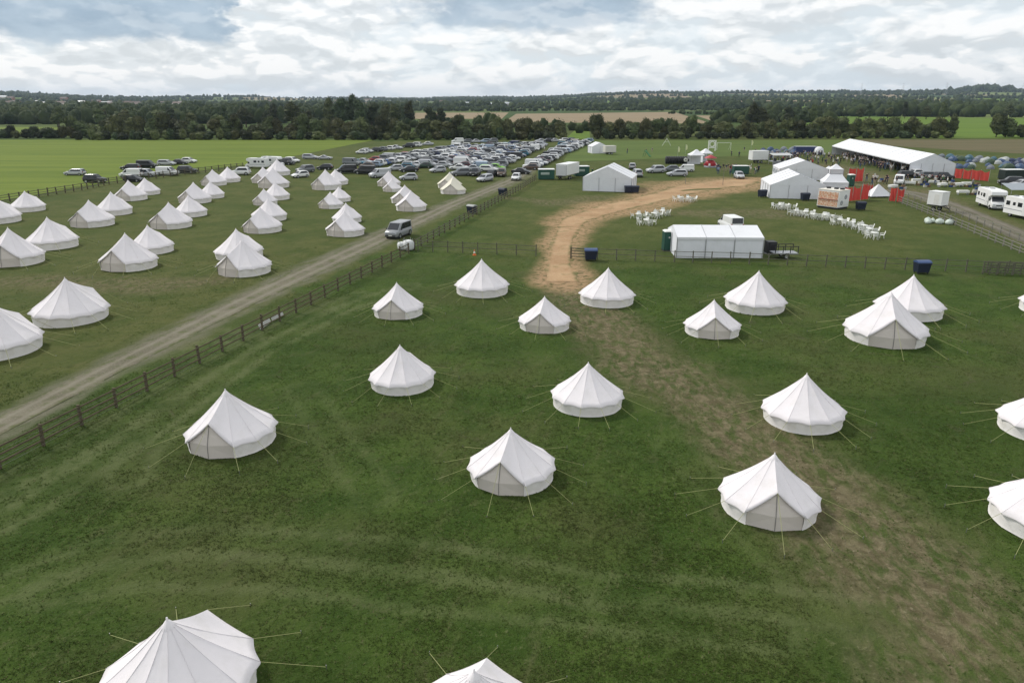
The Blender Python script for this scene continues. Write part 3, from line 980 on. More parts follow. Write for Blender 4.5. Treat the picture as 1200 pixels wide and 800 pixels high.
def tree_label(kind, x, y, what):
    """an unused label naming size and the thing it stands behind; also the size to give it"""
    px = 600 + F_PX * x / depth(Vector((x, y, 0)))
    marks = sorted(MARKS, key=lambda m: abs(m[0] - px))
    adj = list(ADJ[kind])
    rnd.shuffle(adj)
    for mk in marks[:3]:
        for a, w, h in adj:
            lab = f'{a} {what} behind {mk[1]}'
            if lab not in tree_labels:
                tree_labels.add(lab)
                return lab, w, h
    return f'{adj[0][0]} {what} behind {marks[0][1]}', adj[0][1], adj[0][2]


def tree_row(kind, a, b, step, what, group, s=1.0, jit=2.0, hs=1.0):
    p, q = at(*a), at(*b)
    n = max(1, int((q - p).length / step))
    for i in range(n + 1):
        t = (i + rnd.uniform(-0.3, 0.3)) / n
        x, y = p.x + (q.x - p.x) * t + rnd.uniform(-jit, jit), p.y + (q.y - p.y) * t + rnd.uniform(-jit, jit)
        lab, w, h = tree_label(kind, x, y, what)
        o = tree(kind, x, y, lab, group)
        k = s * rnd.uniform(0.94, 1.06)
        o.scale = (w * k, w * k, h * k * hs)


# front row behind the pasture and the car park
tree_row('bush', (6, 162), (86, 162), 3.0, 'dark bush in the low hedge', 'hedge bushes at the far left', 0.95, 0.6)
tree_row('round', (92, 161), (345, 161), 3.3, 'tree in the row', 'trees behind the bright pasture', 0.98)
tree_row('round', (348, 161), (520, 161.5), 3.4, 'tree in the row', 'trees behind the parked cars', 0.98)
tree_row('round', (525, 161.5), (660, 161), 3.4, 'tree in the row', 'trees left of the hedge gap', 0.96)
tree_row('round', (694, 161), (938, 160), 3.3, 'tree in the row', 'trees right of the hedge gap', 0.90, 3.5)
tree_row('round', (942, 160), (1095, 160), 3.5, 'tree in the row', 'trees behind the long marquee', 1.0)
tree_row('tall', (1092, 160), (1116, 160), 4.5, 'dark tree at the right end of the row', 'dark trees at the end of the row', 0.66, 1.0)
tree_row('round', (1172, 161), (1240, 161), 3.6, 'dark tree in the clump', 'tree clump at the right edge', 0.98, 1.5)
# hedge bottoms
tree_row('bush', (92, 164), (658, 164), 3.3, 'bush at the foot of the trees', 'bushes at the foot of the tree row', 0.82, 0.8)
tree_row('bush', (700, 163), (1115, 162), 3.6, 'bush at the foot of the trees', 'bushes behind the show ground', 0.78, 0.8)
# taller trees further back
tree_row('tall', (60, 149), (330, 149), 12, 'tree beyond the tree row', 'tall trees on the left', 0.85, 8)
for px, py, s_ in [(345, 150, 1.12), (388, 150, 1.1), (399, 151, 1.2), (412, 150, 1.22), (424, 151, 1.16), (436, 150, 1.05), (452, 149, 1.0), (464, 150, 0.98),
                   (480, 149, 1.0), (506, 150, 1.05), (517, 150, 0.8), (362, 149, 0.9), (320, 150, 0.82), (880, 150, 0.95), (892, 150, 0.85), (868, 149, 0.7), (925, 146, 0.85), (938, 147, 0.9), (952, 147, 0.85), (1006, 141, 0.85), (1018, 140, 0.9), (1040, 139, 0.8),
                   (1060, 139, 0.9), (1085, 140, 0.95), (1104, 141, 1.0), (1150, 137, 0.9), (1180, 138, 0.9)]:
    p = at(px, py)
    lab, w, h = tree_label('tall', p.x, p.y, 'tree beyond the tree row')
    o = tree('tall', p.x, p.y, lab, 'tall clump left of centre' if px < 600 else 'tall trees by the right hand fields')
    o.scale = (w * s_ * 0.95, w * s_ * 0.95, h * s_)


def woodland():
    """distant hedgerows and woods, thousands of clumps: one mass"""
    rs = np.random.RandomState(12)
    pts = []
    def add(x, y, s):
        pts.append((x, y, s))
    # hedge lines in the middle distance, in pixels
    lines = [((0, 143), (230, 141), 1.0), ((-60, 137), (300, 136), 1.1), ((0, 132), (310, 131), 1.2), ((230, 139), (470, 140.5), 1.0), ((250, 128), (480, 128), 1.1), ((357, 136), (470, 136), 1.1),
             ((430, 148), (600, 149), 0.7), ((440, 130), (600, 130.5), 0.6), ((600, 130.2), (860, 129.6), 0.5), ((640, 153), (860, 152), 0.55),
             ((880, 136), (1000, 136.5), 0.7), ((830, 143), (960, 144), 0.9), ((968, 135.5), (1250, 138), 1.1), ((1000, 132), (1230, 133), 1.2), ((1040, 129.5), (1230, 130), 1.1),
             ((0, 128), (240, 127), 0.6), ((130, 125), (480, 125), 0.45), ((-200, 140), (20, 140), 1.3), ((-200, 130), (20, 130), 1.3), ((1200, 135), (1400, 135), 1.3),
             ((790, 133.5), (905, 134.5), 0.45), ((800, 129.0), (960, 129.5), 0.45), ((700, 126.5), (960, 126), 0.45)]
    for a, b, s in lines:
        p, q = at(*a), at(*b)
        n = int((q - p).length / 5.0)
        for i in range(n):
            t = (i + rs.uniform(-0.5, 0.5)) / n
            d = 7 + 0.012 * p.y
            for _ in range(2):
                add(p.x + (q.x - p.x) * t + rs.normal() * d * 0.4, p.y + (q.y - p.y) * t + rs.normal() * d, s * rs.uniform(0.6, 1.25))
    # dark woods left and right of the middle distance
    for (x0, y0, x1, y1, n) in [(-120, 146, 330, 138, 520), (-120, 138, 300, 130, 300), (360, 141, 480, 130, 160), (1000, 135, 1300, 129.5, 260), (870, 140, 960, 136, 40)]:
        for _ in range(n):
            p = at(rs.uniform(x0, x1), rs.uniform(y1, y0))
            add(p.x, p.y, rs.uniform(0.7, 1.25))
    # far hills: clumps along random hedges, dense on the ridges
    for _ in range(95):      # woods and copses
        r = math.exp(rs.uniform(math.log(1100), math.log(4600)))
        a = rs.uniform(-0.68, 0.68)
        x, y = r * math.sin(a), r * math.cos(a)
        w_, d_ = rs.uniform(40, 170) * r / 2500, rs.uniform(20, 60)
        for k in range(int(20 + w_ * 0.35)):
            add(x + rs.normal() * w_, y + rs.normal() * d_, rs.uniform(0.7, 1.4))
    for _ in range(85):
        r = math.exp(rs.uniform(math.log(1300), math.log(5200)))
        a = rs.uniform(-0.68, 0.68)
        x, y = r * math.sin(a), r * math.cos(a)
        th = rs.normal() * 0.45 + (0 if rs.rand() < 0.75 else PI / 2)
        L = rs.uniform(150, 700)
        for k in range(int(L / 6.5)):
            t = k * 6.5 + rs.normal() * 2
            add(x + t * math.cos(th) + rs.normal() * 2, y + t * math.sin(th) + rs.normal() * 2, rs.uniform(0.3, 0.6) * (1.8 if rs.rand() < 0.06 else 1))
    for _ in range(4200):
        a = rs.uniform(-0.10, 0.70)
        r = rs.uniform(3900, 5200)
        if vnoise(np.array(a * 1000), np.array(r * 0.25), 60, 4) > 0.22:
            add(r * math.sin(a), r * math.cos(a), rs.uniform(1.0, 1.9))
    for _ in range(1900):
        a = rs.uniform(-0.70, -0.05)
        r = rs.uniform(3200, 5400)
        if vnoise(np.array(a * 1000), np.array(r * 0.25), 70, 8) > 0.42 or a < -0.56:
            add(r * math.sin(a), r * math.cos(a), rs.uniform(0.8, 1.5))
    for _ in range(120):
        add(2130 + rs.normal() * 48, 3450 + rs.normal() * 40, rs.uniform(2.2, 3.4))
    P = np.array(pts)
    Z = H(P[:, 0], P[:, 1])
    V, F = ICO1
    V2, F2 = ICO2
    allv, allf, off = [], [], 0
    PUFFS = []
    for k in range(4):
        vs = [V2 * (1 + rs.uniform(-0.25, 0.25, len(V2)))[:, None] * 0.92]
        fs = [F2]
        o_ = len(V2)
        for i in range(150):
            dd = rs.normal(size=3)
            dd /= np.linalg.norm(dd)
            u = rs.normal(size=3)
            u /= np.linalg.norm(u)
            v = np.cross(dd, u)
            c_ = dd * rs.uniform(0.78, 1.2)
            q = 0.13 * rs.uniform(0.6, 1.3)
            vs.append(np.array([c_ - u * q, c_ + v * q, c_ + u * q]))
            fs.append(np.array([[o_, o_ + 1, o_ + 2]]))
            o_ += 3
        PUFFS.append((np.concatenate(vs), np.concatenate(fs)))
    for (x, y, s), z in zip(pts, Z):
        r = math.hypot(x, y)
        if r < 850:
            vv, ff = PUFFS[rs.randint(4)]
        else:
            vv, ff = (V2, F2) if r < 1500 else (V, F)
        w = s * rs.uniform(3.4, 5.6)
        h = s * rs.uniform(3.6, 6.2)
        d = 1 + rs.uniform(-0.28, 0.28, len(vv)) * (0.15 if r < 850 else 1)
        p = vv * d[:, None] * [w, w, h] + [x, y, z + h * 0.75]
        allv.append(p)
        allf.append(ff + off)
        off += len(vv)
    verts, faces = np.concatenate(allv), np.concatenate(allf)
    me = bpy.data.meshes.new('woodland')
    me.vertices.add(len(verts))
    me.vertices.foreach_set('co', verts.ravel())
    me.loops.add(faces.size)
    me.loops.foreach_set('vertex_index', faces.ravel().astype(np.int32))
    me.polygons.add(len(faces))
    me.polygons.foreach_set('loop_start', (np.arange(len(faces)) * 3).astype(np.int32))
    me.update(calc_edges=True)
    m = bpy.data.materials.new('distant foliage')
    m.use_nodes = True
    g = NT(m.node_tree)
    b = g.n['Principled BSDF']
    pos = g.node('ShaderNodeNewGeometry').outputs['Position']
    c = g.mix(g.step(g.noise(pos, 0.05, 3), 0.3, 0.7), (0.022, 0.036, 0.014), (0.052, 0.068, 0.024))
    c = g.mix(g.step(g.noise(pos, 0.5, 4, 0.7), 0.5, 0.75, 0, 0.6), c, (0.075, 0.088, 0.034))
    g.put(b.inputs['Base Color'], c)
    b.inputs['Roughness'].default_value = 0.9
    b.inputs['Specular IOR Level'].default_value = 0.1
    me.materials.append(m)
    o = part('woodland', me)
    tag(o, 'distant woods and hedgerows beyond the fields', 'woodland', kind='stuff')


woodland()

# ------------------------------------------------------------------ bell tents (built for a 4 m tent, scaled)
def tent_meshes(seed):
    rs = random.Random(seed)
    D = 4.0
    RE, ZE, ZA = 0.5 * D, 0.138 * D, (0.570 + 0.014 * (seed % 3 - 1)) * D
    HA = R(35)
    N = 10
    ribs = [HA + (2 * PI - 2 * HA) * i / N for i in range(N + 1)]
    def rib_pt(a, t, sag):
        # a measured from the door (local -Y)
        r = 0.03 + (RE - 0.03) * t
        z = ZA + (ZE - ZA) * t - sag * math.sin(PI * t) * 1.0 - 0.10 * math.sin(PI * t) * (1 - 0.3 * t)
        return Vector((r * math.sin(a), -r * math.cos(a), z))
    def fb(x, y): return float(vnoise(np.array(x), np.array(y), 1.0, seed))
    roof = MB()
    NTt, NS = 9, 6
    for i in range(N):
        a0, a1 = ribs[i], ribs[i + 1]
        w = rs.uniform(0.6, 1.3)
        vs = []
        for k in range(NTt + 1):
            t = k / NTt
            for j in range(NS + 1):
                u = j / NS
                a = a0 + (a1 - a0) * u
                s = math.sin(PI * u)
                p = rib_pt(a, t, 0.035 * s * w)
                # chord between ribs and scalloped eave
                flat = 1 - (1 - math.cos((a1 - a0) / 2)) * s * 0.95 * min(1, t * 1.2)
                p.x *= flat - 0.028 * s * t ** 3
                p.y *= flat - 0.028 * s * t ** 3
                p.z += 0.03 * s * t ** 4
                p.z += 0.020 * (fb(p.x * 3 + i, p.y * 3) - 0.5) * min(1, 3 * t)      # slack cloth
                p.z -= 0.012 * math.sin(u * 2 * PI * 2 + 5 * w) * t * (1 - t)        # pull lines
                vs.append(p)
        # eave flap turned down
        for j in range(NS + 1):
            p = vs[NTt * (NS + 1) + j].copy()
            p.z -= 0.055
            p.x *= 0.995; p.y *= 0.995
            vs.append(p)
        fs = []
        for k in range(NTt + 1):
            for j in range(NS):
                q = k * (NS + 1) + j
                fs.append((q, q + 1, q + NS + 2, q + NS + 1))
        roof.add(vs, fs, 0, True)
    peak = Vector((0, -0.37 * D, 0.36 * D))
    cor = {s: rib_pt(HA * s, 1.0, 0) for s in (-1, 1)}
    apex = Vector((0, 0, ZA))
    for s in (-1, 1):
        vs = []
        NU = 5
        for k in range(NTt + 1):
            t = k / NTt
            rb = rib_pt(HA * s, t, 0)
            rg = apex.lerp(peak, t) + Vector((0, 0, -0.06 * math.sin(PI * t)))
            for j in range(NU + 1):
                u = j / NU
                p = rb.lerp(rg, u)
                p.z -= 0.05 * math.sin(PI * u) * t
                vs.append(p)
        for j in range(NU + 1):
            u = j / NU
            p = vs[NTt * (NU + 1) + j] + Vector((0, 0.03, -0.05))
            vs.append(p)
        fs = []
        for k in range(NTt + 1):
            for j in range(NU):
                q = k * (NU + 1) + j
                fs.append((q, q + 1, q + NU + 2, q + NU + 1))
        roof.add(vs, fs, 0, True)
    seams = MB()
    for a in ribs:
        pts = [rib_pt(a, k / 8, 0) + Vector((0, 0, 0.008)) for k in range(9)]
        for p, q in zip(pts[:-1], pts[1:]):
            seams.tube(p, q, 0.007, n=3, cap=False)
    seam_m = seams.mesh('seam', CANVAS_S)
    roof_m = roof.mesh('roof', CANVAS)
    # low wall
    wall = MB()
    RW, RG = 0.462 * D, 0.456 * D
    vs = []
    M = 40
    for i in range(M + 1):
        a = HA * 0.98 + (2 * PI - 2 * HA * 0.98) * i / M
        k = (a - HA) / ((2 * PI - 2 * HA) / N)
        sc_ = 0.020 * math.sin(PI * (k % 1.0)) + rs.uniform(-0.008, 0.008)
        for r, z in ((RW, ZE + 0.05), (RW + 0.015, ZE * 0.5), (RG, 0.05), (RG + 0.02, -0.03)):
            vs.append(((r - sc_) * math.sin(a), -(r - sc_) * math.cos(a), z))
    fs = []
    for i in range(M):
        for j in range(3):
            fs.append((i * 4 + j, i * 4 + 4 + j, i * 4 + 5 + j, i * 4 + 1 + j))
    wall.add(vs, fs, 0, True)
    wall_m = wall.mesh('wall', CANVAS_W)
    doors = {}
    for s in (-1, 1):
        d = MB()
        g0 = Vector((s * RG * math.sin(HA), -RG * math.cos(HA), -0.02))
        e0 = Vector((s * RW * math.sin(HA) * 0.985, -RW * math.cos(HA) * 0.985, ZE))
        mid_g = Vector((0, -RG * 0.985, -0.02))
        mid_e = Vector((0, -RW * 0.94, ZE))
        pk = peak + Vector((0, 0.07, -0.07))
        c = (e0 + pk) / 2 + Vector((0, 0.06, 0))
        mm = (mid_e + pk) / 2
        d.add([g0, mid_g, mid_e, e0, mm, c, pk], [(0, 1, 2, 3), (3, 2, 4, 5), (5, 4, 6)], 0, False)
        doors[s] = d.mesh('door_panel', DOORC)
    z = MB()
    z.tube((0, -RG * 0.985 - 0.012, 0.0), (0, -RW * 0.94 - 0.015, ZE), 0.015, n=4)
    z.tube((0, -RW * 0.94 - 0.015, ZE), peak + Vector((0, 0.05, -0.07)), 0.015, n=4)
    zip_m = z.mesh('zip', ZIP)
    cap = MB()
    cap.lathe([(0.0, ZA + 0.13), (0.022, ZA + 0.12), (0.03, ZA + 0.04), (0.06, ZA + 0.02), (0.21, ZA - 0.19), (0.215, ZA - 0.21)], 10)
    cap_m = cap.mesh('apex_cap', CANVAS)
    vent = MB()
    vent.slab([(-0.08, -0.34, ZA - 0.40), (0.08, -0.34, ZA - 0.40), (0, -0.22, ZA - 0.24)], (0, -1, 0.7), 0.02)
    vent_m = vent.mesh('vent', mat('vent mesh', (0.42, 0.41, 0.40), 0.8))
    ropes, pegs = [], []
    for i, a in enumerate(ribs):
        e = rib_pt(a, 1.0, 0)
        out = RE + rs.uniform(1.25, 1.7)
        a2 = a + rs.uniform(-0.05, 0.05)
        pg = Vector((out * math.sin(a2), -out * math.cos(a2), 0.04))
        ropes.append(MB().tube(e, pg, 0.0085, n=4).mesh('guy_rope', ROPE))
        pegs.append(MB().tube(pg + Vector((0, 0, 0.06)), pg - Vector((0, 0, 0.12)), 0.014, n=5).mesh('peg', PEG))
    pg = Vector((0.1, -RE - 1.5, 0.04))
    ropes.append(MB().tube(peak, pg, 0.0085, n=4).mesh('guy_rope', ROPE))
    pegs.append(MB().tube(pg + Vector((0, 0, 0.06)), pg - Vector((0, 0, 0.12)), 0.014, n=5).mesh('peg', PEG))
    pole = MB().tube((0, 0, 0), (0, 0, ZA), 0.02, n=6).mesh('pole', ALU)
    return dict(seam=seam_m, roof=roof_m, wall=wall_m, doors=doors, zip=zip_m, cap=cap_m, vent=vent_m, ropes=ropes, pegs=pegs, pole=pole)


TENTS = [tent_meshes(s) for s in (1, 2, 3, 4, 5, 6, 7)]
TENT_CREAM = None
n_tent = 0


def bell_tent(px, pb, w, th, label, group, ropes=True, cream=False):
    """px: centre, pb: lowest base pixel, w: eave width in pixels, th: door direction relative to facing the camera"""
    global n_tent
    yc = pb
    for _ in range(4):
        dep = PITCH + math.atan((yc - 400) / F_PX)
        yc = pb - 0.462 * w * math.sin(dep)
    p = at(px, yc)
    D = 1.02 * w / (F_PX / depth(Vector((p.x, p.y, 0.7))))
    rz = th + math.atan2(-p.x, p.y)
    T = TENTS[n_tent % len(TENTS)]
    n_tent += 1
    t = thing('bell_tent', label, 'tent', (p.x, p.y, 0.0), rz, group, D / 4.0)
    t.rotation_euler = (R(rnd.uniform(-1.5, 1.5)), R(rnd.uniform(-1.5, 1.5)), rz)
    o = part('roof', T['roof'], t)
    if cream:
        o.material_slots[0].link = 'OBJECT'
        o.material_slots[0].material = CREAM
    part('wall', T['wall'], t)
    if ropes: part('seam', T['seam'], o)
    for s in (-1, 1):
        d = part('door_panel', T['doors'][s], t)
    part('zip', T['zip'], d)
    part('apex_cap', T['cap'], o)
    if ropes:
        for k in range(3):
            part('vent', T['vent'], o, rz=PI / 3 + k * 2 * PI / 3)
        for a, b in zip(T['ropes'], T['pegs']):
            part('guy_rope', a, t)
            part('peg', b, t)
    return t


GN = 'bell tents in the near field'
NEAR = [
    (565, 349, 64, PI, 'white bell tent left of the dirt path, closest to the cross fence'),
    (467, 375, 60, -0.33, 'small white bell tent nearest the track fence, its grey door facing the camera'),
    (638, 391, 62, -0.22, 'small white bell tent just below the dirt path with its grey door facing front'),
    (711, 361, 66, PI, 'white bell tent right of where the dirt path meets the grass'),
    (884, 369, 71, PI, 'white bell tent seen from behind, right of a smaller tent below the three-bay marquee'),
    (834, 398, 66, 0.12, 'small white bell tent with grey door, below the dark-railed three-bay marquee'),
    (1064, 377, 76, PI, 'white bell tent half hidden behind a wider one on the right, below the blue bin'),
    (1036, 409, 92, 0.25, 'wide white bell tent on the right overlapping the tent behind it'),
    (472, 463, 78, 2.74, 'white bell tent seen from behind, between the small fence-side tent and the front row'),
    (688, 488, 86, PI - 0.15, 'white bell tent near the middle of the field, left of the worn brown strip'),
    (940, 509, 94, -(PI - 0.2), 'white bell tent seen from behind, right of the worn brown strip'),
    (273, 537, 104, -0.62, 'white bell tent nearest the wooden track fence in the foreground, door to the left'),
    (600, 580, 104, -0.32, 'white bell tent in the centre foreground with guy ropes and a door facing the camera'),
    (900, 621, 115, 0.19, 'large white bell tent beside the worn strip in the right foreground, beige door in front'),
    (1222, 524, 98, 2.6, 'white bell tent cut by the right edge, the upper of the two near ones'),
    (1226, 644, 126, 0.9, 'white bell tent cut by the right edge, lowest on that side'),
    (212, 872, 182, 2.42, 'largest white bell tent at the bottom left, seen from above'),
    (555, 938, 186, PI - 0.25, 'white bell tent cut by the bottom edge, only its peak showing'),
    (1234, 374, 72, PI, 'white bell tent just showing at the right edge near the fence'),
]
for a in NEAR:
    bell_tent(a[0], a[1], a[2], a[3], a[4], GN)
GL = 'bell tents in the left camp field'
LEFT = [
    (33, 249, 38, 2.3, 'white bell tent beside the far fence at the left'),
    (-1, 263, 48, 2.3, 'white bell tent cut by the left edge, the farthest of those'),
    (62, 294, 57, 2.2, 'white bell tent at the left with its door turned away from the camera'),
    (17, 314, 66, -0.5, 'white bell tent at the left edge below the one with its door turned away'),
    (84, 384, 83, 2.1, 'large white bell tent nearest the gravel track on the left'),
    (-3, 425, 98, 2.2, 'white bell tent cut by the left edge, nearest the camera in the camp field'),
    (134, 253, 41, 2.4, 'white bell tent behind its pair at the left, second pair from the far fence'),
    (109, 267, 49, -0.75, 'white bell tent with open cream side in front of its pair, left of centre row'),
    (154, 236, 37, -0.75, 'white bell tent below the parked white van by the far fence'),
    (172, 229, 31, 2.4, 'white bell tent directly below the dark estate car by the far fence'),
    (224, 255, 38, 2.4, 'white bell tent behind a wider one in the second row from the left'),
    (201, 269, 48, -0.75, 'white bell tent with cream left side in the second row from the left'),
    (229, 239, 38, -0.75, 'white bell tent with beige doorway shadow, upper second row from the left'),
    (248, 233, 30, 2.4, 'white bell tent tucked behind another in the upper second row'),
    (251, 218, 30, -0.75, 'small white bell tent of the farthest pair in the second row'),
    (268, 214, 28, 2.4, 'small white bell tent by the fence end, right of the farthest pair'),
    (178, 299, 51, 2.4, 'white bell tent behind the cream-sided one in the middle of the camp field'),
    (152, 319, 64, -0.75, 'white bell tent with cream left side in the middle of the camp field'),
    (281, 306, 56, 2.4, 'white bell tent behind the tent closest to the gravel track van'),
    (287, 325, 63, -0.75, 'white bell tent in the third row, nearest the gravel track'),
    (326, 206, 29, 2.4, 'white bell tent in front of the white campers, topmost of its row'),
    (310, 215, 30, -0.75, 'white bell tent under the white campers, left of its pair'),
    (321, 221, 37, -0.75, 'white bell tent overlapping two others below the white campers'),
    (324, 235, 32, 2.4, 'white bell tent midway down the third row, on its right side'),
    (311, 241, 29, -0.75, 'white bell tent midway down the third row, on its left side'),
    (316, 260, 41, 2.4, 'white bell tent behind the lower one in the third row'),
    (308, 274, 46, -0.75, 'white bell tent with grey doorway low in the third row'),
    (383, 223, 36, -0.75, 'white bell tent below the small black car, in front of its pair'),
    (394, 217, 29, 2.4, 'white bell tent below the small black car, behind its pair'),
    (398, 237, 27, 2.4, 'white bell tent of the middle pair of the fourth row, the rear one'),
    (388, 245, 30, -0.75, 'white bell tent of the middle pair of the fourth row, with dark doorway'),
    (407, 262, 35, 2.4, 'white bell tent behind the lowest one of the fourth row'),
    (405, 278, 46, -0.75, 'white bell tent lowest in the fourth row, near the silver van'),
    (456, 219, 28, -0.6, 'white bell tent right of the grey van, rear of the small pair'),
    (460, 225, 23, -0.6, 'smallest white bell tent, in front of its pair by the white hatchback'),
    (475, 239, 34, -0.6, 'white bell tent behind the one nearest the silver van on the track'),
    (482, 248, 37, -0.4, 'white bell tent across the track grass from the silver van'),
    (527, 221, 29, -0.6, 'cream bell tent at the end of the car park, the rear of two'),
    (531, 228, 31, -0.2, 'cream bell tent at the end of the car park, the front of two'),
]
for i, a in enumerate(LEFT):
    bell_tent(a[0], a[1], a[2], a[3] + rnd.uniform(-0.1, 0.1), a[4], GL, ropes=i in (2, 3, 4, 5, 17, 19), cream=i in (37, 38))

# ------------------------------------------------------------------ fences
def fence(name, label, pts, spacing, post_h, rails, post_mat, rail_mat, post_w=0.12, skip=(), lean=0.03, mesh_wire=False, group=None, rail_h=0.10):
    P = [at(*p) for p in pts]
    t = thing(name, label, 'fence', P[0], 0, group)
    o0 = P[0]
    pm = MB().box((0, 0, post_h / 2 - 0.1), (post_w, post_w, post_h + 0.2)).mesh('post', post_mat)
    stations = []
    for a, b in zip(P[:-1], P[1:]):
        L = (b - a).length
        n = max(1, round(L / spacing))
        for i in range(n):
            stations.append(a.lerp(b, i / n))
    stations.append(P[-1])
    for s in stations:
        q = part('post', pm, t, s - o0, rot=(rnd.uniform(-lean, lean), rnd.uniform(-lean, lean), rnd.uniform(-0.2, 0.2)))
        q.scale = (1, 1, rnd.uniform(0.95, 1.06))
    unit = MB().box((0.5, 0, 0), (1, 0.04, rail_h)).mesh('rail', rail_mat)
    thin = MB().tube((0, 0, 0), (1, 0, 0), 0.008, n=4).mesh('wire', WIRE)
    for a, b in zip(stations[:-1], stations[1:]):
        d = b - a
        L = d.length
        rz = math.atan2(d.y, d.x)
        nrm = Vector((-d.y, d.x, 0)).normalized() * -(post_w / 2 + 0.022)
        for z in rails:
            q = part('rail', unit, t, a - o0 + nrm + Vector((0, 0, z + rnd.uniform(-0.02, 0.02))), rot=(0, rnd.uniform(-0.012, 0.012), rz))
            q.scale = (L + 0.02, 1, 1)
        if mesh_wire:
            for z in mesh_wire:
                q = part('wire', thin, t, a - o0 + nrm * 1.2 + Vector((0, 0, z)), rot=(0, 0, rz))
                q.scale = (L, 1, 1)
    return t


fence('track_fence', 'dark wooden post and rail fence along the gravel track', [(-70, 588), (0, 549), (479, 297)], 2.45, 1.22, (1.10, 0.72, 0.34), OAK, OAK, 0.13, mesh_wire=(0.15, 0.53, 0.9), rail_h=0.085)
fence('track_fence', 'post and rail fence along the far gravel track up to the car park', [(486, 293), (613, 221), (628, 211)], 2.3, 1.25, (1.12, 0.78, 0.42), OAK, GREYW, 0.14)
fence('pasture_fence', 'grey wooden fence between the camp field and the bright pasture', [(-120, 256), (0, 238), (96, 223), (128, 216), (200, 207), (285, 197)], 2.1, 1.35, (1.2, 0.8, 0.4), OAK, GREYW, 0.16, lean=0.06)
fence('cross_fence', 'thin wooden fence across the grass left of the dirt path', [(490, 294), (560, 297), (628, 300)], 2.0, 1.25, (1.15, 0.62), GREYW, GREYW, 0.10, mesh_wire=(0.3, 0.9), rail_h=0.06)
fence('gate_fence', 'short dark post and rail fence beside the blue-lidded bin and dirt path', [(669, 303), (688, 304)], 1.9, 1.3, (1.2, 0.9, 0.6, 0.3), OAK, GREYW, 0.15)
fence('cross_fence', 'thin wooden fence in front of the three-bay marquee, right of the dirt path', [(700, 304), (790, 307), (900, 310), (1060, 316), (1205, 321), (1270, 324)], 1.9, 1.25, (1.15, 0.62), GREYW, GREYW, 0.10, mesh_wire=(0.3, 0.9), rail_h=0.06)
fence('lane_fence', 'bleached rail fence beside the lane to the motorhomes', [(1052, 237), (1100, 256), (1205, 301), (1260, 325)], 2.2, 1.1, (1.0, 0.62, 0.28), PALEW, PALEW, 0.12, rail_h=0.08)
fence('lane_fence', 'second bleached rail fence, on the lane side nearest the motorhomes', [(1064, 233), (1112, 249), (1205, 287), (1260, 310)], 2.6, 1.0, (0.95, 0.5), PALEW, PALEW, 0.10, rail_h=0.07)

for a, b, lb in [((305, 386), (318, 378), 'long white board leaning low against the track fence, the nearer of two'), ((320, 377), (333, 370), 'white board leaning low against the track fence, the farther of two')]:
    p, q = at(*a), at(*b)
    d = q - p
    o = part('white_board', MB().slab([(0, 0, 0.02), (d.length, 0, 0.02), (d.length, 0.12, 0.36), (0, 0.12, 0.36)], (0, -1, 0.3), 0.03).mesh('white_board', mat('white board paint', (0.62, 0.63, 0.60), 0.6, dirt=(0.4, 0.4, 0.34), dirt_amt=0.5)), None, p, math.atan2(d.y, d.x))
    tag(o, lb, 'board', 'white boards on the track fence')
for k in range(3):
    a, b = at(1150 + 18 * k, 321 + 0.6 * k), at(1168 + 18 * k, 322 + 0.6 * k)
    d = b - a
    t = thing('hurdle', ('grey wooden hurdle at the right end of the cross fence, nearest the bin', 'grey wooden hurdle, the middle of three on the cross fence', 'grey wooden hurdle, the last of three by the right edge')[k], 'hurdle', a, math.atan2(d.y, d.x), 'hurdles on the cross fence')
    for z in (0.2, 0.45, 0.7, 0.95, 1.2):
        part('bar', MB().box((d.length / 2, 0, z), (d.length, 0.05, 0.10)).mesh('bar', GREYW), t)
    for x in (0.05, 0.5, 0.95):
        part('upright', MB().box((d.length * x, -0.06, 0.66), (0.09, 0.06, 1.32)).mesh('upright', GREYW), t)
    part('brace', MB().tube((0.05, -0.1, 0.15), (d.length - 0.05, -0.1, 1.25), 0.04, n=4).mesh('brace', GREYW), t)

# ------------------------------------------------------------------ vehicles
def wheel_mesh(r=0.32, w=0.2):
    m = MB()
    m.lathe([(r * 0.6, -w / 2), (r * 0.95, -w / 2), (r, -w / 2 + 0.03), (r, w / 2 - 0.03), (r * 0.95, w / 2), (r * 0.6, w / 2)], 14)
    m.lathe([(0.0, w / 2 - 0.02), (r * 0.35, w / 2 - 0.015), (r * 0.60, w / 2)], 14, 1)
    m.lathe([(r * 0.60, -w / 2), (0.0, -w / 2 + 0.02)], 14, 1)
    me = m.mesh('wheel', [TYRE, RIM])
    me.transform(Matrix.Rotation(PI / 2, 4, 'X'))
    return me


WHEEL = wheel_mesh()
WHEEL_V = wheel_mesh(0.36, 0.22)
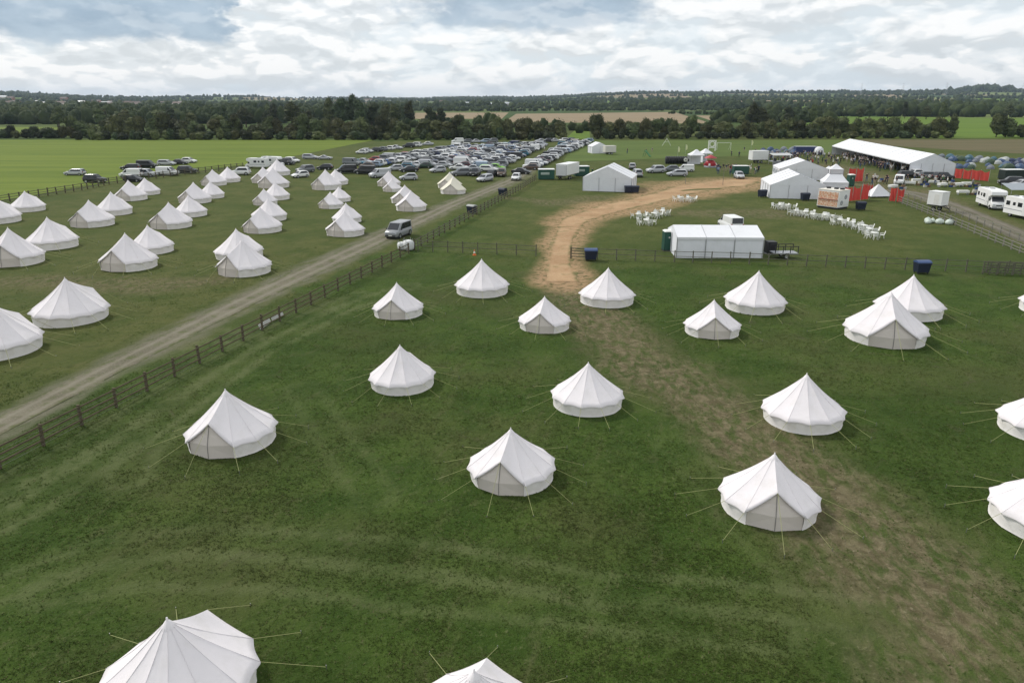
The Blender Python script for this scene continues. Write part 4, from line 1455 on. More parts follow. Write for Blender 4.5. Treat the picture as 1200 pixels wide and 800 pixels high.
# kind: half length front/rear, half width, belt z, roof z, x of windscreen foot, roof front, roof rear, rear window foot, bonnet nose z, boot z or None
KINDS = {
    'hatchback': dict(xf=2.0, xr=-1.98, w=0.87, belt=0.92, roof=1.47, ws=1.05, rf=0.30, rr=-1.45, rw=-1.88, nose=0.68, boot=None),
    'estate': dict(xf=2.25, xr=-2.35, w=0.89, belt=0.93, roof=1.48, ws=1.15, rf=0.40, rr=-1.95, rw=-2.28, nose=0.70, boot=None),
    'saloon': dict(xf=2.25, xr=-2.30, w=0.89, belt=0.90, roof=1.43, ws=1.10, rf=0.30, rr=-0.95, rw=-1.62, nose=0.68, boot=0.93),
    'suv': dict(xf=2.25, xr=-2.25, w=0.93, belt=1.06, roof=1.72, ws=1.10, rf=0.50, rr=-1.80, rw=-2.18, nose=0.88, boot=None),
    'van': dict(xf=2.35, xr=-2.45, w=0.96, belt=1.15, roof=1.95, ws=1.55, rf=0.75, rr=-2.32, rw=-2.42, nose=0.92, boot=None),
    'minivan': dict(xf=2.15, xr=-2.25, w=0.94, belt=1.05, roof=1.88, ws=1.50, rf=0.70, rr=-2.10, rw=-2.22, nose=0.90, boot=None),
    'sports car': dict(xf=2.1, xr=-2.1, w=0.88, belt=0.80, roof=1.22, ws=0.75, rf=0.05, rr=-0.70, rw=-1.55, nose=0.60, boot=0.82),
}
_car_cache = {}


def car_meshes(kind, colour):
    if (kind, colour) in _car_cache: return _car_cache[kind, colour]
    k = KINDS[kind]
    m = MB()
    w, belt, roof = k['w'], k['belt'], k['roof']
    rear_top = k['boot'] if k['boot'] else belt
    # lower body: rings along x
    st = [(k['xf'], 0.34, k['nose'] * 0.80, w * 0.70), (k['xf'] - 0.12, 0.24, k['nose'], w * 0.86), (k['xf'] - 0.45, 0.22, k['nose'] + 0.06, w * 0.97),
          (k['ws'], 0.20, belt, w), (0.0, 0.20, belt, w), (k['rw'] + 0.25, 0.20, belt, w), (k['xr'] + 0.35, 0.24, rear_top, w * 0.98),
          (k['xr'] + 0.08, 0.30, rear_top - 0.05, w * 0.92), (k['xr'], 0.40, rear_top - 0.20, w * 0.82)]
    st.sort(key=lambda s: -s[0])
    rings = []
    for x, zb, zt, ww in st:
        zm = zb + (zt - zb) * 0.55
        half = [(0, zb), (ww * 0.88, zb), (ww * 0.98, zb + 0.10), (ww, zm), (ww * 0.97, zt - 0.06), (ww * 0.90, zt), (0, zt + 0.025)]
        ring = [(x, y, z) for y, z in half] + [(x, -y, z) for y, z in half[-2:0:-1]]
        rings.append(ring)
    n = len(rings[0])
    vs = [v for r in rings for v in r]
    fs = []
    for i in range(len(rings) - 1):
        for j in range(n):
            j2 = (j + 1) % n
            fs.append((i * n + j, i * n + j2, (i + 1) * n + j2, (i + 1) * n + j))
    m.add(vs, fs, 0, True)
    m.poly(rings[0], 0)
    m.poly(rings[-1][::-1], 0)
    # cabin
    wt = w * (0.90 if kind in ('van', 'minivan') else 0.76)
    wb = w * 0.93
    zr = roof - 0.07
    B = [(k['ws'], wb * 0.90, belt - 0.02), (k['ws'] - 0.30, wb, belt - 0.02), (k['rw'] + 0.2, wb, belt - 0.02), (k['rw'], wb * 0.90, belt - 0.02)]
    T = [(k['rf'], wt * 0.88, zr), (k['rf'] - 0.2, wt, zr), (k['rr'] + 0.15, wt, zr), (k['rr'], wt * 0.9, zr)]
    RT = [(k['rf'] - 0.15, wt * 0.70, roof - 0.012), (k['rf'] - 0.3, wt * 0.78, roof), (k['rr'] + 0.25, wt * 0.78, roof), (k['rr'] + 0.1, wt * 0.72, roof - 0.02)]
    def full(L):
        return [(x, y, z) for x, y, z in L] + [(x, -y, z) for x, y, z in L[::-1]]
    b_, t_, r_ = full(B), full(T), full(RT)
    q = len(b_)
    fs = []
    for lev in range(2):
        for j in range(q):
            j2 = (j + 1) % q
            fs.append((lev * q + j, lev * q + j2, (lev + 1) * q + j2, (lev + 1) * q + j))
    fs.append(tuple(range(2 * q, 3 * q)))
    m.add(b_ + t_ + r_, fs, 0, False)
    # sills and bumpers
    m.box((0, 0, 0.26), (k['xf'] - k['xr'] - 0.7, 2 * w * 0.97, 0.14), 1)
    m.box((k['xf'] - 0.08, 0, 0.42), (0.22, w * 1.45, 0.16), 1)
    m.box((k['xr'] + 0.10, 0, 0.45), (0.22, w * 1.55, 0.14), 1)
    body = m.mesh('body', [paint(colour), PLASTIC_K])
    def V(p): return Vector(p)
    def pane(a, b, c, d, off):
        g = MB()
        a, b, c, d = V(a), V(b), V(c), V(d)
        cc = (a + b + c + d) / 4
        pts = [p + (cc - p) * 0.10 + V(off) for p in (a, b, c, d)]
        g.slab(pts, V(off).normalized(), 0.02)
        return g
    ws = pane((k['ws'], wb * .9, belt), (k['ws'], -wb * .9, belt), (k['rf'], -wt * .88, zr), (k['rf'], wt * .88, zr), (0.02, 0, 0.012)).mesh('windscreen', GLASS)
    rw = pane((k['rw'], wb * .9, belt), (k['rw'], -wb * .9, belt), (k['rr'], -wt * .9, zr), (k['rr'], wt * .9, zr), (-0.02, 0, 0.012)).mesh('rear_window', GLASS)
    sides = []
    for s in (1, -1):
        xr_b = k['rw'] + 0.2 if kind != 'van' else 0.55
        xr_t = k['rr'] + 0.15 if kind != 'van' else 0.50
        sides.append(pane((k['ws'] - 0.3, s * wb, belt), (xr_b, s * wb, belt), (xr_t, s * wt, zr), (k['rf'] - 0.2, s * wt, zr), (0, s * 0.015, 0.004)).mesh('side_window', GLASS))
    hl = {s: MB().box((k['xf'] - 0.10, s * w * 0.66, k['nose'] * 0.86), (0.14, 0.34, 0.13)).mesh('headlight', LAMP) for s in (1, -1)}
    tl = {s: MB().box((k['xr'] + 0.07, s * w * 0.80, rear_top - 0.16), (0.12, 0.18, 0.24)).mesh('tail_light', TAIL) for s in (1, -1)}
    npl = MB().box((k['xf'] + 0.035, 0, 0.46), (0.02, 0.5, 0.11)).mesh('number_plate', PLATE)
    mir = {s: MB().box((k['ws'] - 0.42, s * (w + 0.09), belt + 0.07), (0.10, 0.18, 0.13)).mesh('wing_mirror', PLASTIC_K) for s in (1, -1)}
    r = (body, ws, rw, sides, hl, tl, npl, mir)
    _car_cache[kind, colour] = r
    return r


CATS = {'hatchback': 'car', 'estate': 'car', 'saloon': 'car', 'suv': 'car', 'van': 'van', 'minivan': 'van', 'sports car': 'car'}
NAME_V = {'hatchback': 'hatchback_car', 'estate': 'estate_car', 'saloon': 'saloon_car', 'suv': 'suv_car', 'van': 'parked_van', 'minivan': 'minivan', 'sports car': 'sports_car'}


def car(kind, colour, p, heading, label, group=None, detail=True, scale=1.0):
    """heading: direction of the bonnet, radians from +X"""
    body, ws, rw, sides, hl, tl, npl, mir = car_meshes(kind, colour)
    k = KINDS[kind]
    t = thing(NAME_V[kind], label, CATS[kind], (p.x, p.y, 0), heading, group, scale)
    part('body', body, t)
    part('windscreen', ws, t)
    part('rear_window', rw, t)
    for s in sides: part('side_window', s, t)
    r = 0.36 if kind in ('van', 'suv', 'minivan') else 0.32
    wm = WHEEL_V if kind in ('van', 'suv', 'minivan') else WHEEL
    for x in (k['xf'] - 0.85, k['xr'] + 0.80):
        for s in (1, -1):
            part('wheel', wm, t, (x, s * (k['w'] - 0.09), r))
    for s in (1, -1):
        part('headlight', hl[s], t)
        if detail:
            part('tail_light', tl[s], t)
            part('wing_mirror', mir[s], t)
    if detail:
        part('number_plate', npl, t)
    return t


# rows of the car park ------------------------------------------------------
COLS = ['white'] * 15 + ['silver'] * 13 + ['grey'] * 8 + ['black'] * 10 + ['dark blue'] * 5 + ['blue'] * 1 + ['red'] * 1 + ['maroon', 'pale blue', 'pale blue', 'beige', 'teal', 'dark green', 'brown']
KL = ['hatchback'] * 7 + ['estate'] * 4 + ['saloon'] * 4 + ['suv'] * 5 + ['van'] * 1
used_labels = set()


def car_row(a, b, step, row_name, group, flip=0.0, skip=0.05, fixed=None):
    p, q = at(*a), at(*b)
    d = q - p
    n = int(d.length / step)
    h0 = math.atan2(d.y, d.x) + PI / 2 + flip
    slots = [i for i in range(n + 1) if rnd.random() > skip]
    cars = []
    fixed = fixed or {}
    for idx, i in enumerate(slots):
        for tries in range(200):
            c, k = fixed.get(idx) or (rnd.choice(COLS), rnd.choice(KL))
            if idx == 0:
                lab = f'{c} {k} at the near end of {row_name}'
            else:
                lab = f'{c} {k} beyond a {cars[-1][0]} {cars[-1][1]} in {row_name}'
            if lab not in used_labels: break
        used_labels.add(lab)
        cars.append((c, k))
        pos = p + d * (i / n) + Vector((rnd.uniform(-0.25, 0.25), rnd.uniform(-0.2, 0.2), 0))
        pos += Vector((math.cos(h0), math.sin(h0), 0)) * rnd.uniform(-0.3, 0.3)
        car(k, c, pos, h0 + (PI if rnd.random() < 0.35 else 0) + rnd.uniform(-0.05, 0.05), lab, group, detail=False)


GCP = 'cars parked in rows in the car park'
ROWS = [
    ((414, 181.5), (500, 170.5), 4.4, 'the sparse far-left row', 0, 0.20),
    ((414, 194), (545, 172.5), 3.1, 'the outer row', 0, 0.05),
    ((430, 197), (560, 173), 3.1, 'the second outer row', PI, 0.06),
    ((476, 198.5), (575, 172), 3.1, 'the teal car row', 0, 0.06),
    ((497, 197), (590, 171), 2.9, 'the dark green car row', PI, 0.03),
    ((520, 196), (602, 171), 2.9, 'the row before the van', 0, 0.03),
    ((536, 199), (614, 170.5), 2.9, 'the white box van row', PI, 0.03),
    ((556, 200), (626, 170.5), 2.9, 'the lime cars row', 0, 0.03),
    ((573, 201), (636, 170.5), 2.9, 'the left aisle row', PI, 0.03),
    ((622, 199), (664, 170), 2.8, 'the right aisle row', 0, 0.03),
    ((632, 194), (676, 169), 2.8, 'the site cabin row', PI, 0.03),
    ((660, 180), (690, 166.5), 2.8, 'the last right row', 0, 0.05),
    ((633, 166.8), (668, 166.0), 3.0, 'the aisle top row', PI / 2, 0.1),
    ((536, 167.8), (578, 167.2), 3.4, 'the far hedge row', PI / 2, 0.2),
]
for a, b, st, nm, fl, sk in ROWS:
    fx = {0: ('teal', 'estate')} if 'teal' in nm else ({0: ('dark green', 'hatchback')} if 'dark green' in nm else None)
    car_row(a, b, st, nm, GCP, fl, sk, fx)


def car_px(px, py, kind, colour, deg, label, group=None, scale=1.0, detail=True):
    return car(kind, colour, at(px, py), R(deg), label, group, detail, scale)


GF = 'vehicles parked by the pasture fence'
car_px(88, 205.5, 'estate', 'silver', 178, 'silver estate car alone at the far left in the pasture', GF)
car_px(112, 214, 'suv', 'black', -6, 'black off-roader with pale roof beside the pasture fence', GF)
car_px(153, 199, 'estate', 'black', 182, 'black estate car left of the black van in the pasture', GF)
car_px(173, 197, 'van', 'black', -2, 'black van behind the white van in the pasture', GF)
car_px(196, 194, 'estate', 'silver', 0, 'silver estate car between the black van and dark saloon', GF)
car_px(211, 193, 'saloon', 'black', -4, 'dark saloon behind the white minibus in the pasture', GF)
car_px(222, 191, 'hatchback', 'white', -4, 'pale hatchback at the far right of the pasture fence group', GF)
car_px(154, 208, 'van', 'white', 182, 'white van by the pasture fence above two bell tents', GF)
car_px(173, 207, 'suv', 'silver', -8, 'silver off-roader between the two white vans by the fence', GF)
car_px(157, 213, 'hatchback', 'black', -5, 'dark hatchback half hidden behind bell tents at the fence', GF)
car_px(197, 205.5, 'van', 'white', -5, 'white minibus with dark windows by the pasture fence', GF)
car_px(220, 203, 'suv', 'black', -8, 'black off-roader right of the white minibus', GF)
car_px(282, 205, 'suv', 'white', 185, 'white off-roader by itself at the fence end', GF)
GC = 'vehicles around the upper camp field'
car_px(337, 193, 'suv', 'black', -30, 'dark off-roader right of the white campers', GC)
car_px(343, 190.5, 'estate', 'white', -30, 'white estate car right of the dark off-roader by the campers', GC)
car_px(352, 208, 'hatchback', 'white', -130, 'white hatchback facing the camera on the camp field', GC)
car_px(358, 202, 'suv', 'grey', -130, 'grey off-roader behind the white hatchback on the camp field', GC)
car_px(364, 186.5, 'estate', 'silver', -6, 'silver estate car alone at the pasture side', GC)
car_px(381, 187, 'sports car', 'silver', -2, 'low silver sports car at the pasture side', GC)
car_px(381, 199, 'hatchback', 'black', 175, 'small black hatchback behind a pair of bell tents', GC)
car_px(406, 203, 'van', 'black', 200, 'black van at the left front of the car park', GC)
car_px(428, 204, 'van', 'black', 170, 'second black van at the car park front, next to the grey van', GC)
car_px(445, 208, 'van', 'silver', -145, 'silver grey van facing the camera beside the small tents', GC)
car_px(479, 211, 'hatchback', 'silver', 190, 'silver hatchback right of the small bell tents', GC)
car_px(463, 200, 'hatchback', 'silver', 200, 'silver hatchback behind the silver grey van', GC)
car_px(479, 201.5, 'saloon', 'black', 200, 'black saloon in front of the teal car', GC)
car_px(513, 202, 'hatchback', 'silver', -150, 'silver hatchback right of the dark green car at the front', GC)
car_px(540, 206, 'suv', 'grey', -160, 'grey off-roader right of the cream bell tents', GC)
car_px(557, 206, 'suv', 'black', -100, 'black off-roader at the front of the car park', GC)
car_px(568, 212.5, 'estate', 'silver', -120, 'silver estate car nearest the gravel track, facing the camera', GC)
car_px(576, 207, 'hatchback', 'black', -110, 'black hatchback behind the front silver estate car', GC)
car_px(588, 206.5, 'suv', 'brown', -95, 'brown off-roader left of the white car by the track', GC)
car_px(605, 211, 'hatchback', 'white', -100, 'white hatchback nearest the end of the track fence', GC)
car_px(611, 204, 'saloon', 'black', -20, 'black saloon behind the white hatchback by the track', GC)
car_px(571, 200, 'hatchback', 'lime green', -20, 'lime green hatchback, the left of two', GC)
car_px(583, 199, 'hatchback', 'lime green', -20, 'lime green hatchback, the right of two', GC)
car_px(545, 195, 'van', 'white', -10, 'white box van rising above the parked cars', GC, 1.2)
GS = 'vehicles in the show ground'
car_px(793, 206.5, 'estate', 'silver', 178, 'silver estate car on the show ground by the sandy loop', GS)
car_px(768, 202.5, 'suv', 'silver', 200, 'silver off-roader left of the other show ground cars', GS)
car_px(786, 201, 'hatchback', 'grey', 175, 'grey hatchback behind the silver estate car', GS)
car_px(803, 201, 'van', 'white', 170, 'small white van behind the silver estate car', GS, 0.85)
car_px(741, 198, 'hatchback', 'silver', 80, 'silver hatchback behind the gabled marquee', GS)
car_px(746, 207, 'suv', 'silver', 95, 'silver off-roader tucked beside the gabled marquee', GS)
car_px(866, 209, 'hatchback', 'silver', -95, 'silver hatchback in front of the green trailer', GS)
car_px(855, 269, 'van', 'white', 96, 'white van behind the three-bay marquee, only its roof showing', GS, 1.0)
car_px(1196, 219, 'saloon', 'silver', 185, 'silver saloon at the right edge behind the motorhomes', GS)
car_px(1184, 217, 'suv', 'black', 160, 'black off-roader next to the dark horsebox at the right', GS)
car_px(1053, 216, 'van', 'white', -120, 'white van between the red banners and long marquee', GS, 0.95)
car_px(1076, 206, 'hatchback', 'white', 10, 'white hatchback at the near end of the long marquee', GS)
car_px(1064, 208, 'estate', 'black', 5, 'black estate car at the near end of the long marquee', GS)
car_px(1090, 209, 'estate', 'grey', -5, 'grey estate car below the near end of the long marquee', GS)
car_px(1105, 211, 'suv', 'black', 10, 'black off-roader below the red banner fence', GS)
# the van on the track
car_px(467, 277, 'minivan', 'dark silver', -109, 'silver van with dark lower trim driving down the gravel track', None, 1.0)


# motorhomes -----------------------------------------------------------------
def motorhome(p, heading, label, group, scale=1.0):
    t = thing('motorhome', label, 'motorhome', (p.x, p.y, 0), heading, group, scale)
    prof = [(-3.3, 0.45), (-3.35, 1.0), (-3.3, 2.75), (-3.1, 2.9), (2.3, 2.9), (2.75, 2.7), (2.9, 2.25), (2.5, 2.02), (1.95, 1.95), (1.75, 0.45)]
    part('body', MB().prism(prof, 1.15, 0, 0.08, 0.06).mesh('body', WHITE), t)
    cab = [(1.70, 0.35), (1.70, 1.93), (2.25, 1.93), (2.85, 1.22), (3.4, 1.02), (3.52, 0.80), (3.52, 0.35)]
    part('cab', MB().prism(cab, 0.98, 0, 0.10, 0.08).mesh('cab', WHITE), t)
    part('windscreen', MB().slab([(2.86, -0.85, 1.25), (2.86, 0.85, 1.25), (2.31, 0.80, 1.90), (2.31, -0.80, 1.90)], (0.76, 0, 0.64), 0.03).mesh('windscreen', GLASS), t, (0.02, 0, 0.015))
    for s in (1, -1):
        part('cab_window', MB().box((2.15, s * 0.985, 1.55), (0.7, 0.02, 0.5)).mesh('cab_window', GLASS), t)
        for x, w, h in ((-2.5, 0.8, 0.6), (-1.2, 0.55, 0.45), (0.0, 0.9, 0.6)):
            part('side_window', MB().box((x, s * 1.155, 1.95), (w, 0.03, h)).mesh('side_window', GLASS), t)
        part('side_stripe', MB().box((-0.7, s * 1.152, 1.12), (5.0, 0.02, 0.10)).mesh('side_stripe', GREY_P), t)
        for x in (2.55, -1.9):
            part('wheel', WHEEL_V, t, (x, s * 0.92, 0.36))
        part('headlight', MB().box((3.48, s * 0.72, 0.82), (0.12, 0.34, 0.2)).mesh('headlight', LAMP), t)
    part('bumper', MB().box((3.5, 0, 0.42), (0.18, 1.86, 0.24)).mesh('bumper', GREY_P), t)
    part('grille', MB().box((3.52, 0, 0.74), (0.06, 0.8, 0.16)).mesh('grille', PLASTIC_K), t)
    part('number_plate', MB().box((3.60, 0, 0.44), (0.02, 0.52, 0.11)).mesh('number_plate', PLATE), t)
    part('roof_hatch', MB().box((-0.8, 0.1, 2.95), (0.7, 0.6, 0.12)).mesh('roof_hatch', GREY_P), t)
    part('roof_hatch', MB().box((-2.4, -0.2, 2.95), (0.5, 0.5, 0.12)).mesh('roof_hatch', GREY_P), t)
    part('habitation_door', MB().box((1.0, -1.16, 1.45), (0.6, 0.03, 1.75)).mesh('habitation_door', mat('off white door', (0.68, 0.68, 0.67), 0.4)), t)
    return t


GM = 'motorhomes'
motorhome(at(1160, 243), R(-104), 'white motorhome with overcab bed parked beside the lane on the right', GM)
motorhome(at(1201, 256), R(-88), 'white motorhome cut by the right edge, in front of grey awning', GM)
motorhome(at(302, 197), R(168), 'white motorhome behind the third row of bell tents', GM, 0.85)
motorhome(at(320, 195), R(-20), 'white camper partly behind a bell tent peak, right of another motorhome', GM, 0.85)


# ------------------------------------------------------------------ marquees
def yaw_frame(p, rz):
    return Matrix.Translation(p) @ Matrix.Rotation(rz, 4, 'Z')


def marquee(name, label, p, rz, W, L, eave, ridge, bays, cat='marquee', open_sides=(), gable_panels=3, group=None, windows=False, hip=0.0, over=0.08):
    """gable along local X (front at y=0), ridge along local Y (length L to the back)"""
    t = thing(name, label, cat, p, rz, group)
    hw = W / 2
    bl = L / bays
    for b in range(bays):
        y0, y1 = b * bl, (b + 1) * bl
        for s in (-1, 1):
            m = MB()
            # slightly sagging sheet
            nu, nv = 5, 4
            vs = []
            for i in range(nu + 1):
                for j in range(nv + 1):
                    u, v = i / nu, j / nv
                    x = s * (hw + over) * u
                    z = ridge + (eave - ridge) * u - 0.06 * math.sin(PI * v) * math.sin(PI * u) * min(1, W / 6)
                    vs.append((x, y0 + 0.01 + (bl - 0.02) * v, z))
            k = len(vs)
            vs += [(a, b_, c - 0.03) for a, b_, c in vs]
            fs = []
            for i in range(nu):
                for j in range(nv):
                    q = i * (nv + 1) + j
                    fs.append((q, q + 1, q + nv + 2, q + nv + 1))
                    fs.append((k + q, k + q + nv + 1, k + q + nv + 2, k + q + 1))
            m.add(vs, fs, 0, True)
            # valance
            m.box((s * (hw + over), (y0 + y1) / 2, eave - 0.13), (0.02, bl - 0.03, 0.26))
            part('roof_panel', m.mesh('roof_panel', PVC, fix=False), t)
            side = 'left' if s < 0 else 'right'
            if side not in open_sides:
                m = MB().box((s * (hw - 0.01), (y0 + y1) / 2, (eave - 0.1) / 2), (0.03, bl - 0.06, eave - 0.1))
                part('wall_panel', m.mesh('wall_panel', PVC_W), t)
                if windows:
                    part('window', MB().box((s * (hw + 0.012), (y0 + y1) / 2, eave * 0.58), (0.02, bl * 0.62, eave * 0.36)).mesh('window', CLEAR), t)
        # rib between bays
        if b:
            m = MB()
            for s in (-1, 1):
                m.tube((s * hw, y0, eave + 0.02), (0, y0, ridge + 0.02), 0.035, n=6)
            part('rafter', m.mesh('rafter', ALU), t)
    for b in range(bays + 1):
        for s in (-1, 1):
            part('leg', MB().box((s * (hw + 0.02), b * bl, eave / 2), (0.10, 0.10, eave)).mesh('leg', ALU), t)
    for y, nm, sd in ((0.0, 'front', -1), (L, 'back', 1)):
        g = MB()
        yy = y + sd * 0.015
        g.slab([(-hw, yy, eave - 0.12), (hw, yy, eave - 0.12), (hw, yy, eave), (0, yy, ridge - 0.02), (-hw, yy, eave)], (0, sd, 0), 0.03)
        part('gable', g.mesh('gable', PVC_W), t)
        if nm not in open_sides:
            for i in range(gable_panels):
                w = W / gable_panels
                part('wall_panel', MB().box((-hw + (i + 0.5) * w, y - sd * 0.02, (eave - 0.12) / 2), (w - 0.05, 0.03, eave - 0.12)).mesh('wall_panel', PVC_W), t)
            for i in range(1, gable_panels):
                part('leg', MB().box((-hw + i * W / gable_panels, y + sd * 0.03, eave / 2), (0.07, 0.07, eave)).mesh('leg', ALU), t)
    return t


def marq_px(name, label, c, rz_deg, wpx, L, eave, ridge, bays, **kw):
    p = at(*c)
    return marquee(name, label, p, R(rz_deg), wpx / px_m(*c), L, eave, ridge, bays, **kw)


# three-bay marquee: ridge runs across the view, so it is turned by 90 degrees
p = at(894, 303)
marquee('marquee', 'white three-bay marquee behind the thin fence with a green toilet at its end', Vector((p.x, p.y + 3.0, 0)), R(88), 6.0, 9.3, 2.3, 3.15, 3, gable_panels=2)
marq_px('marquee', 'white gabled marquee left of the sandy path, black bins at its corner', (711, 224.5), -15, 57, 9.0, 2.5, 4.6, 3, gable_panels=3)
marq_px('marquee', 'large white gabled marquee facing front, with a dark bin before it', (934, 233), -10, 62, 11.0, 2.3, 4.2, 4, gable_panels=3)
marq_px('marquee', 'white marquee behind the large gabled one, only gable and roof showing', (941, 211), -10, 54, 9.0, 2.3, 4.1, 3, gable_panels=3, windows=True)
marq_px('marquee', 'long white open-sided marquee with a crowd along its left side', (1091, 206), -8.5, 50, 66.0, 2.7, 4.8, 13, open_sides=('left',), gable_panels=4, windows=False)
marq_px('marquee', 'small white marquee beside white trailers at the top of the parking aisle', (703, 180), 12, 18, 5.0, 2.2, 3.4, 2, gable_panels=2)


def pagoda(p, rz, W, eave, peak, label, walls=True, name='pagoda_tent', group=None, top=0.08):
    t = thing(name, label, 'tent', p, rz, group)
    hw = W / 2
    corners = [(-hw, -hw), (hw, -hw), (hw, hw), (-hw, hw)]
    for i in range(4):
        a, b = corners[i], corners[(i + 1) % 4]
        m = MB()
        vs = []
        n = 6
        for k in range(n + 1):
            f = k / n
            c = (1 - f) + f * top
            z = eave + (peak - eave) * (f ** 1.25)
            vs += [(a[0] * c, a[1] * c, z), (b[0] * c, b[1] * c, z)]
        vs += [(a[0], a[1], eave - 0.25), (b[0], b[1], eave - 0.25)]
        fs = [(2 * k, 2 * k + 1, 2 * k + 3, 2 * k + 2) for k in range(n)] + [(2 * n + 2, 2 * n + 3, 1, 0)]
        part('roof_panel', m.add(vs, fs, 0, False).mesh('roof_panel', PVC), t)
        part('leg', MB().box((a[0] * 0.985, a[1] * 0.985, eave / 2), (0.08, 0.08, eave)).mesh('leg', ALU), t)
        if walls and i in walls:
            mx, my = (a[0] + b[0]) / 2 * 0.96, (a[1] + b[1]) / 2 * 0.96
            sx, sy = (W - 0.15, 0.03) if i % 2 == 0 else (0.03, W - 0.15)
            part('wall_panel', MB().box((mx, my, (eave - 0.2) / 2), (sx, sy, eave - 0.2)).mesh('wall_panel', PVC_W), t)
    return t


pagoda(at(976, 225), R(-14), 4.4, 2.0, 3.3, 'white square tent with flat-topped hipped roof right of the large gabled marquee', (0, 1, 2, 3), top=0.48)
pagoda(at(978, 208), R(-10), 2.8, 1.9, 2.9, 'small white peaked tent behind the hipped square tent', (0, 1, 3))
pagoda(at(970, 207), R(-5), 1.7, 1.6, 2.3, 'tiny white peaked tent left of the small peaked tent', (0, 1, 3))
pagoda(at(815, 193), R(3), 3.6, 2.6, 3.9, 'white gazebo with dark open front between the black inflatable and red ride', (2,))
pagoda(at(826, 190), R(15), 3.0, 2.5, 3.6, 'white peaked gazebo behind the red ride', (2, 3))


def pyramid():
    p = at(1030, 231)
    t = thing('canopy_tent', 'low white pyramid canopy between red banners', 'tent', p, R(15))
    pts = [(-2.4, -0.8, 0.25), (2.0, -1.2, 0.25), (2.2, 1.8, 0.3), (-1.6, 2.0, 0.3)]
    a = Vector((-0.3, 0.2, 2.3))
    for i in range(4):
        q, r = Vector(pts[i]), Vector(pts[(i + 1) % 4])
        n = (q - a).cross(r - a)
        if n.z < 0: n = -n
        m = MB()
        vs = []
        for k in range(5):
            f = k / 4
            l, rr = a.lerp(q, f), a.lerp(r, f)
            s = Vector((0, 0, -0.18 * math.sin(PI * f)))
            vs += [l + s * 0.3, (l + rr) / 2 + s, rr + s * 0.3]
        fs = []
        for k in range(4):
            fs += [(3 * k, 3 * k + 1, 3 * k + 4, 3 * k + 3), (3 * k + 1, 3 * k + 2, 3 * k + 5, 3 * k + 4)]
        part('canopy_panel', m.add(vs, fs, 0, False).mesh('canopy_panel', PVC), t)
    part('pole', MB().tube((-0.3, 0.2, 0), (-0.3, 0.2, 2.4), 0.05).mesh('pole', ALU), t)


pyramid()


def box_trailer(name, label, cat, p, rz, L, W, h0, h1, body_m, roof_m=None, wheels=True, extra=None, group=None):
    """length along local X"""
    t = thing(name, label, cat, p, rz, group)
    prof = [(-L / 2, h0), (-L / 2, h1 - 0.12), (-L / 2 + 0.1, h1), (L / 2 - 0.1, h1), (L / 2, h1 - 0.12), (L / 2, h0)]
    part('body', MB().prism(prof, W / 2, 0, 0.05, 0.03).mesh('body', body_m), t)
    part('roof', MB().box((0, 0, h1 + 0.025), (L + 0.05, W + 0.05, 0.06)).mesh('roof', roof_m or body_m), t)
    part('chassis', MB().box((0, 0, h0 - 0.09), (L * 0.96, W * 0.7, 0.16)).mesh('chassis', PLASTIC_K), t)
    if wheels:
        for x in ((-0.45, 0.45) if L > 3.5 else (0.0,)):
            for s in (1, -1):
                part('wheel', WHEEL_V, t, (x - (L * 0.2 if L > 5 else 0), s * (W / 2 - 0.12), 0.36))
        part('drawbar', MB().tube((L / 2, 0.35, h0 - 0.1), (L / 2 + 0.9, 0, 0.45), 0.04).tube((L / 2, -0.35, h0 - 0.1), (L / 2 + 0.9, 0, 0.45), 0.04).mesh('drawbar', PLASTIC_K), t)
    if extra: extra(t)
    return t


def lorry_extra(t):
    part('rear_door', MB().box((-3.78, 0, 1.95), (0.03, 2.1, 2.1)).mesh('rear_door', mat('pale grey shutter', (0.6, 0.61, 0.62), 0.5)), t)
    part('tail_frame', MB().box((-3.77, -1.19, 1.95), (0.06, 0.08, 2.3)).mesh('tail_frame', GREY_P), t)
    part('tail_frame', MB().box((-3.77, 1.19, 1.95), (0.06, 0.08, 2.3)).mesh('tail_frame', GREY_P), t)
    part('bumper', MB().box((-3.8, 0, 0.62), (0.10, 2.2, 0.16)).mesh('bumper', PLASTIC_K), t)


box_trailer('box_trailer', 'large white box trailer beside the green toilet cabins', 'trailer', at(665, 209), R(64), 7.5, 2.5, 0.95, 3.2, WHITE, extra=lorry_extra)


def small_trailer_extra(t):
    part('side_door', MB().box((0.3, -0.905, 1.85), (0.8, 0.03, 1.5)).mesh('side_door', mat('trailer door', (0.70, 0.69, 0.66), 0.5)), t)
    part('mudguard', MB().box((0, -0.95, 0.72), (0.95, 0.22, 0.06)).mesh('mudguard', PLASTIC_K), t)
    part('mudguard', MB().box((0, 0.95, 0.72), (0.95, 0.22, 0.06)).mesh('mudguard', PLASTIC_K), t)


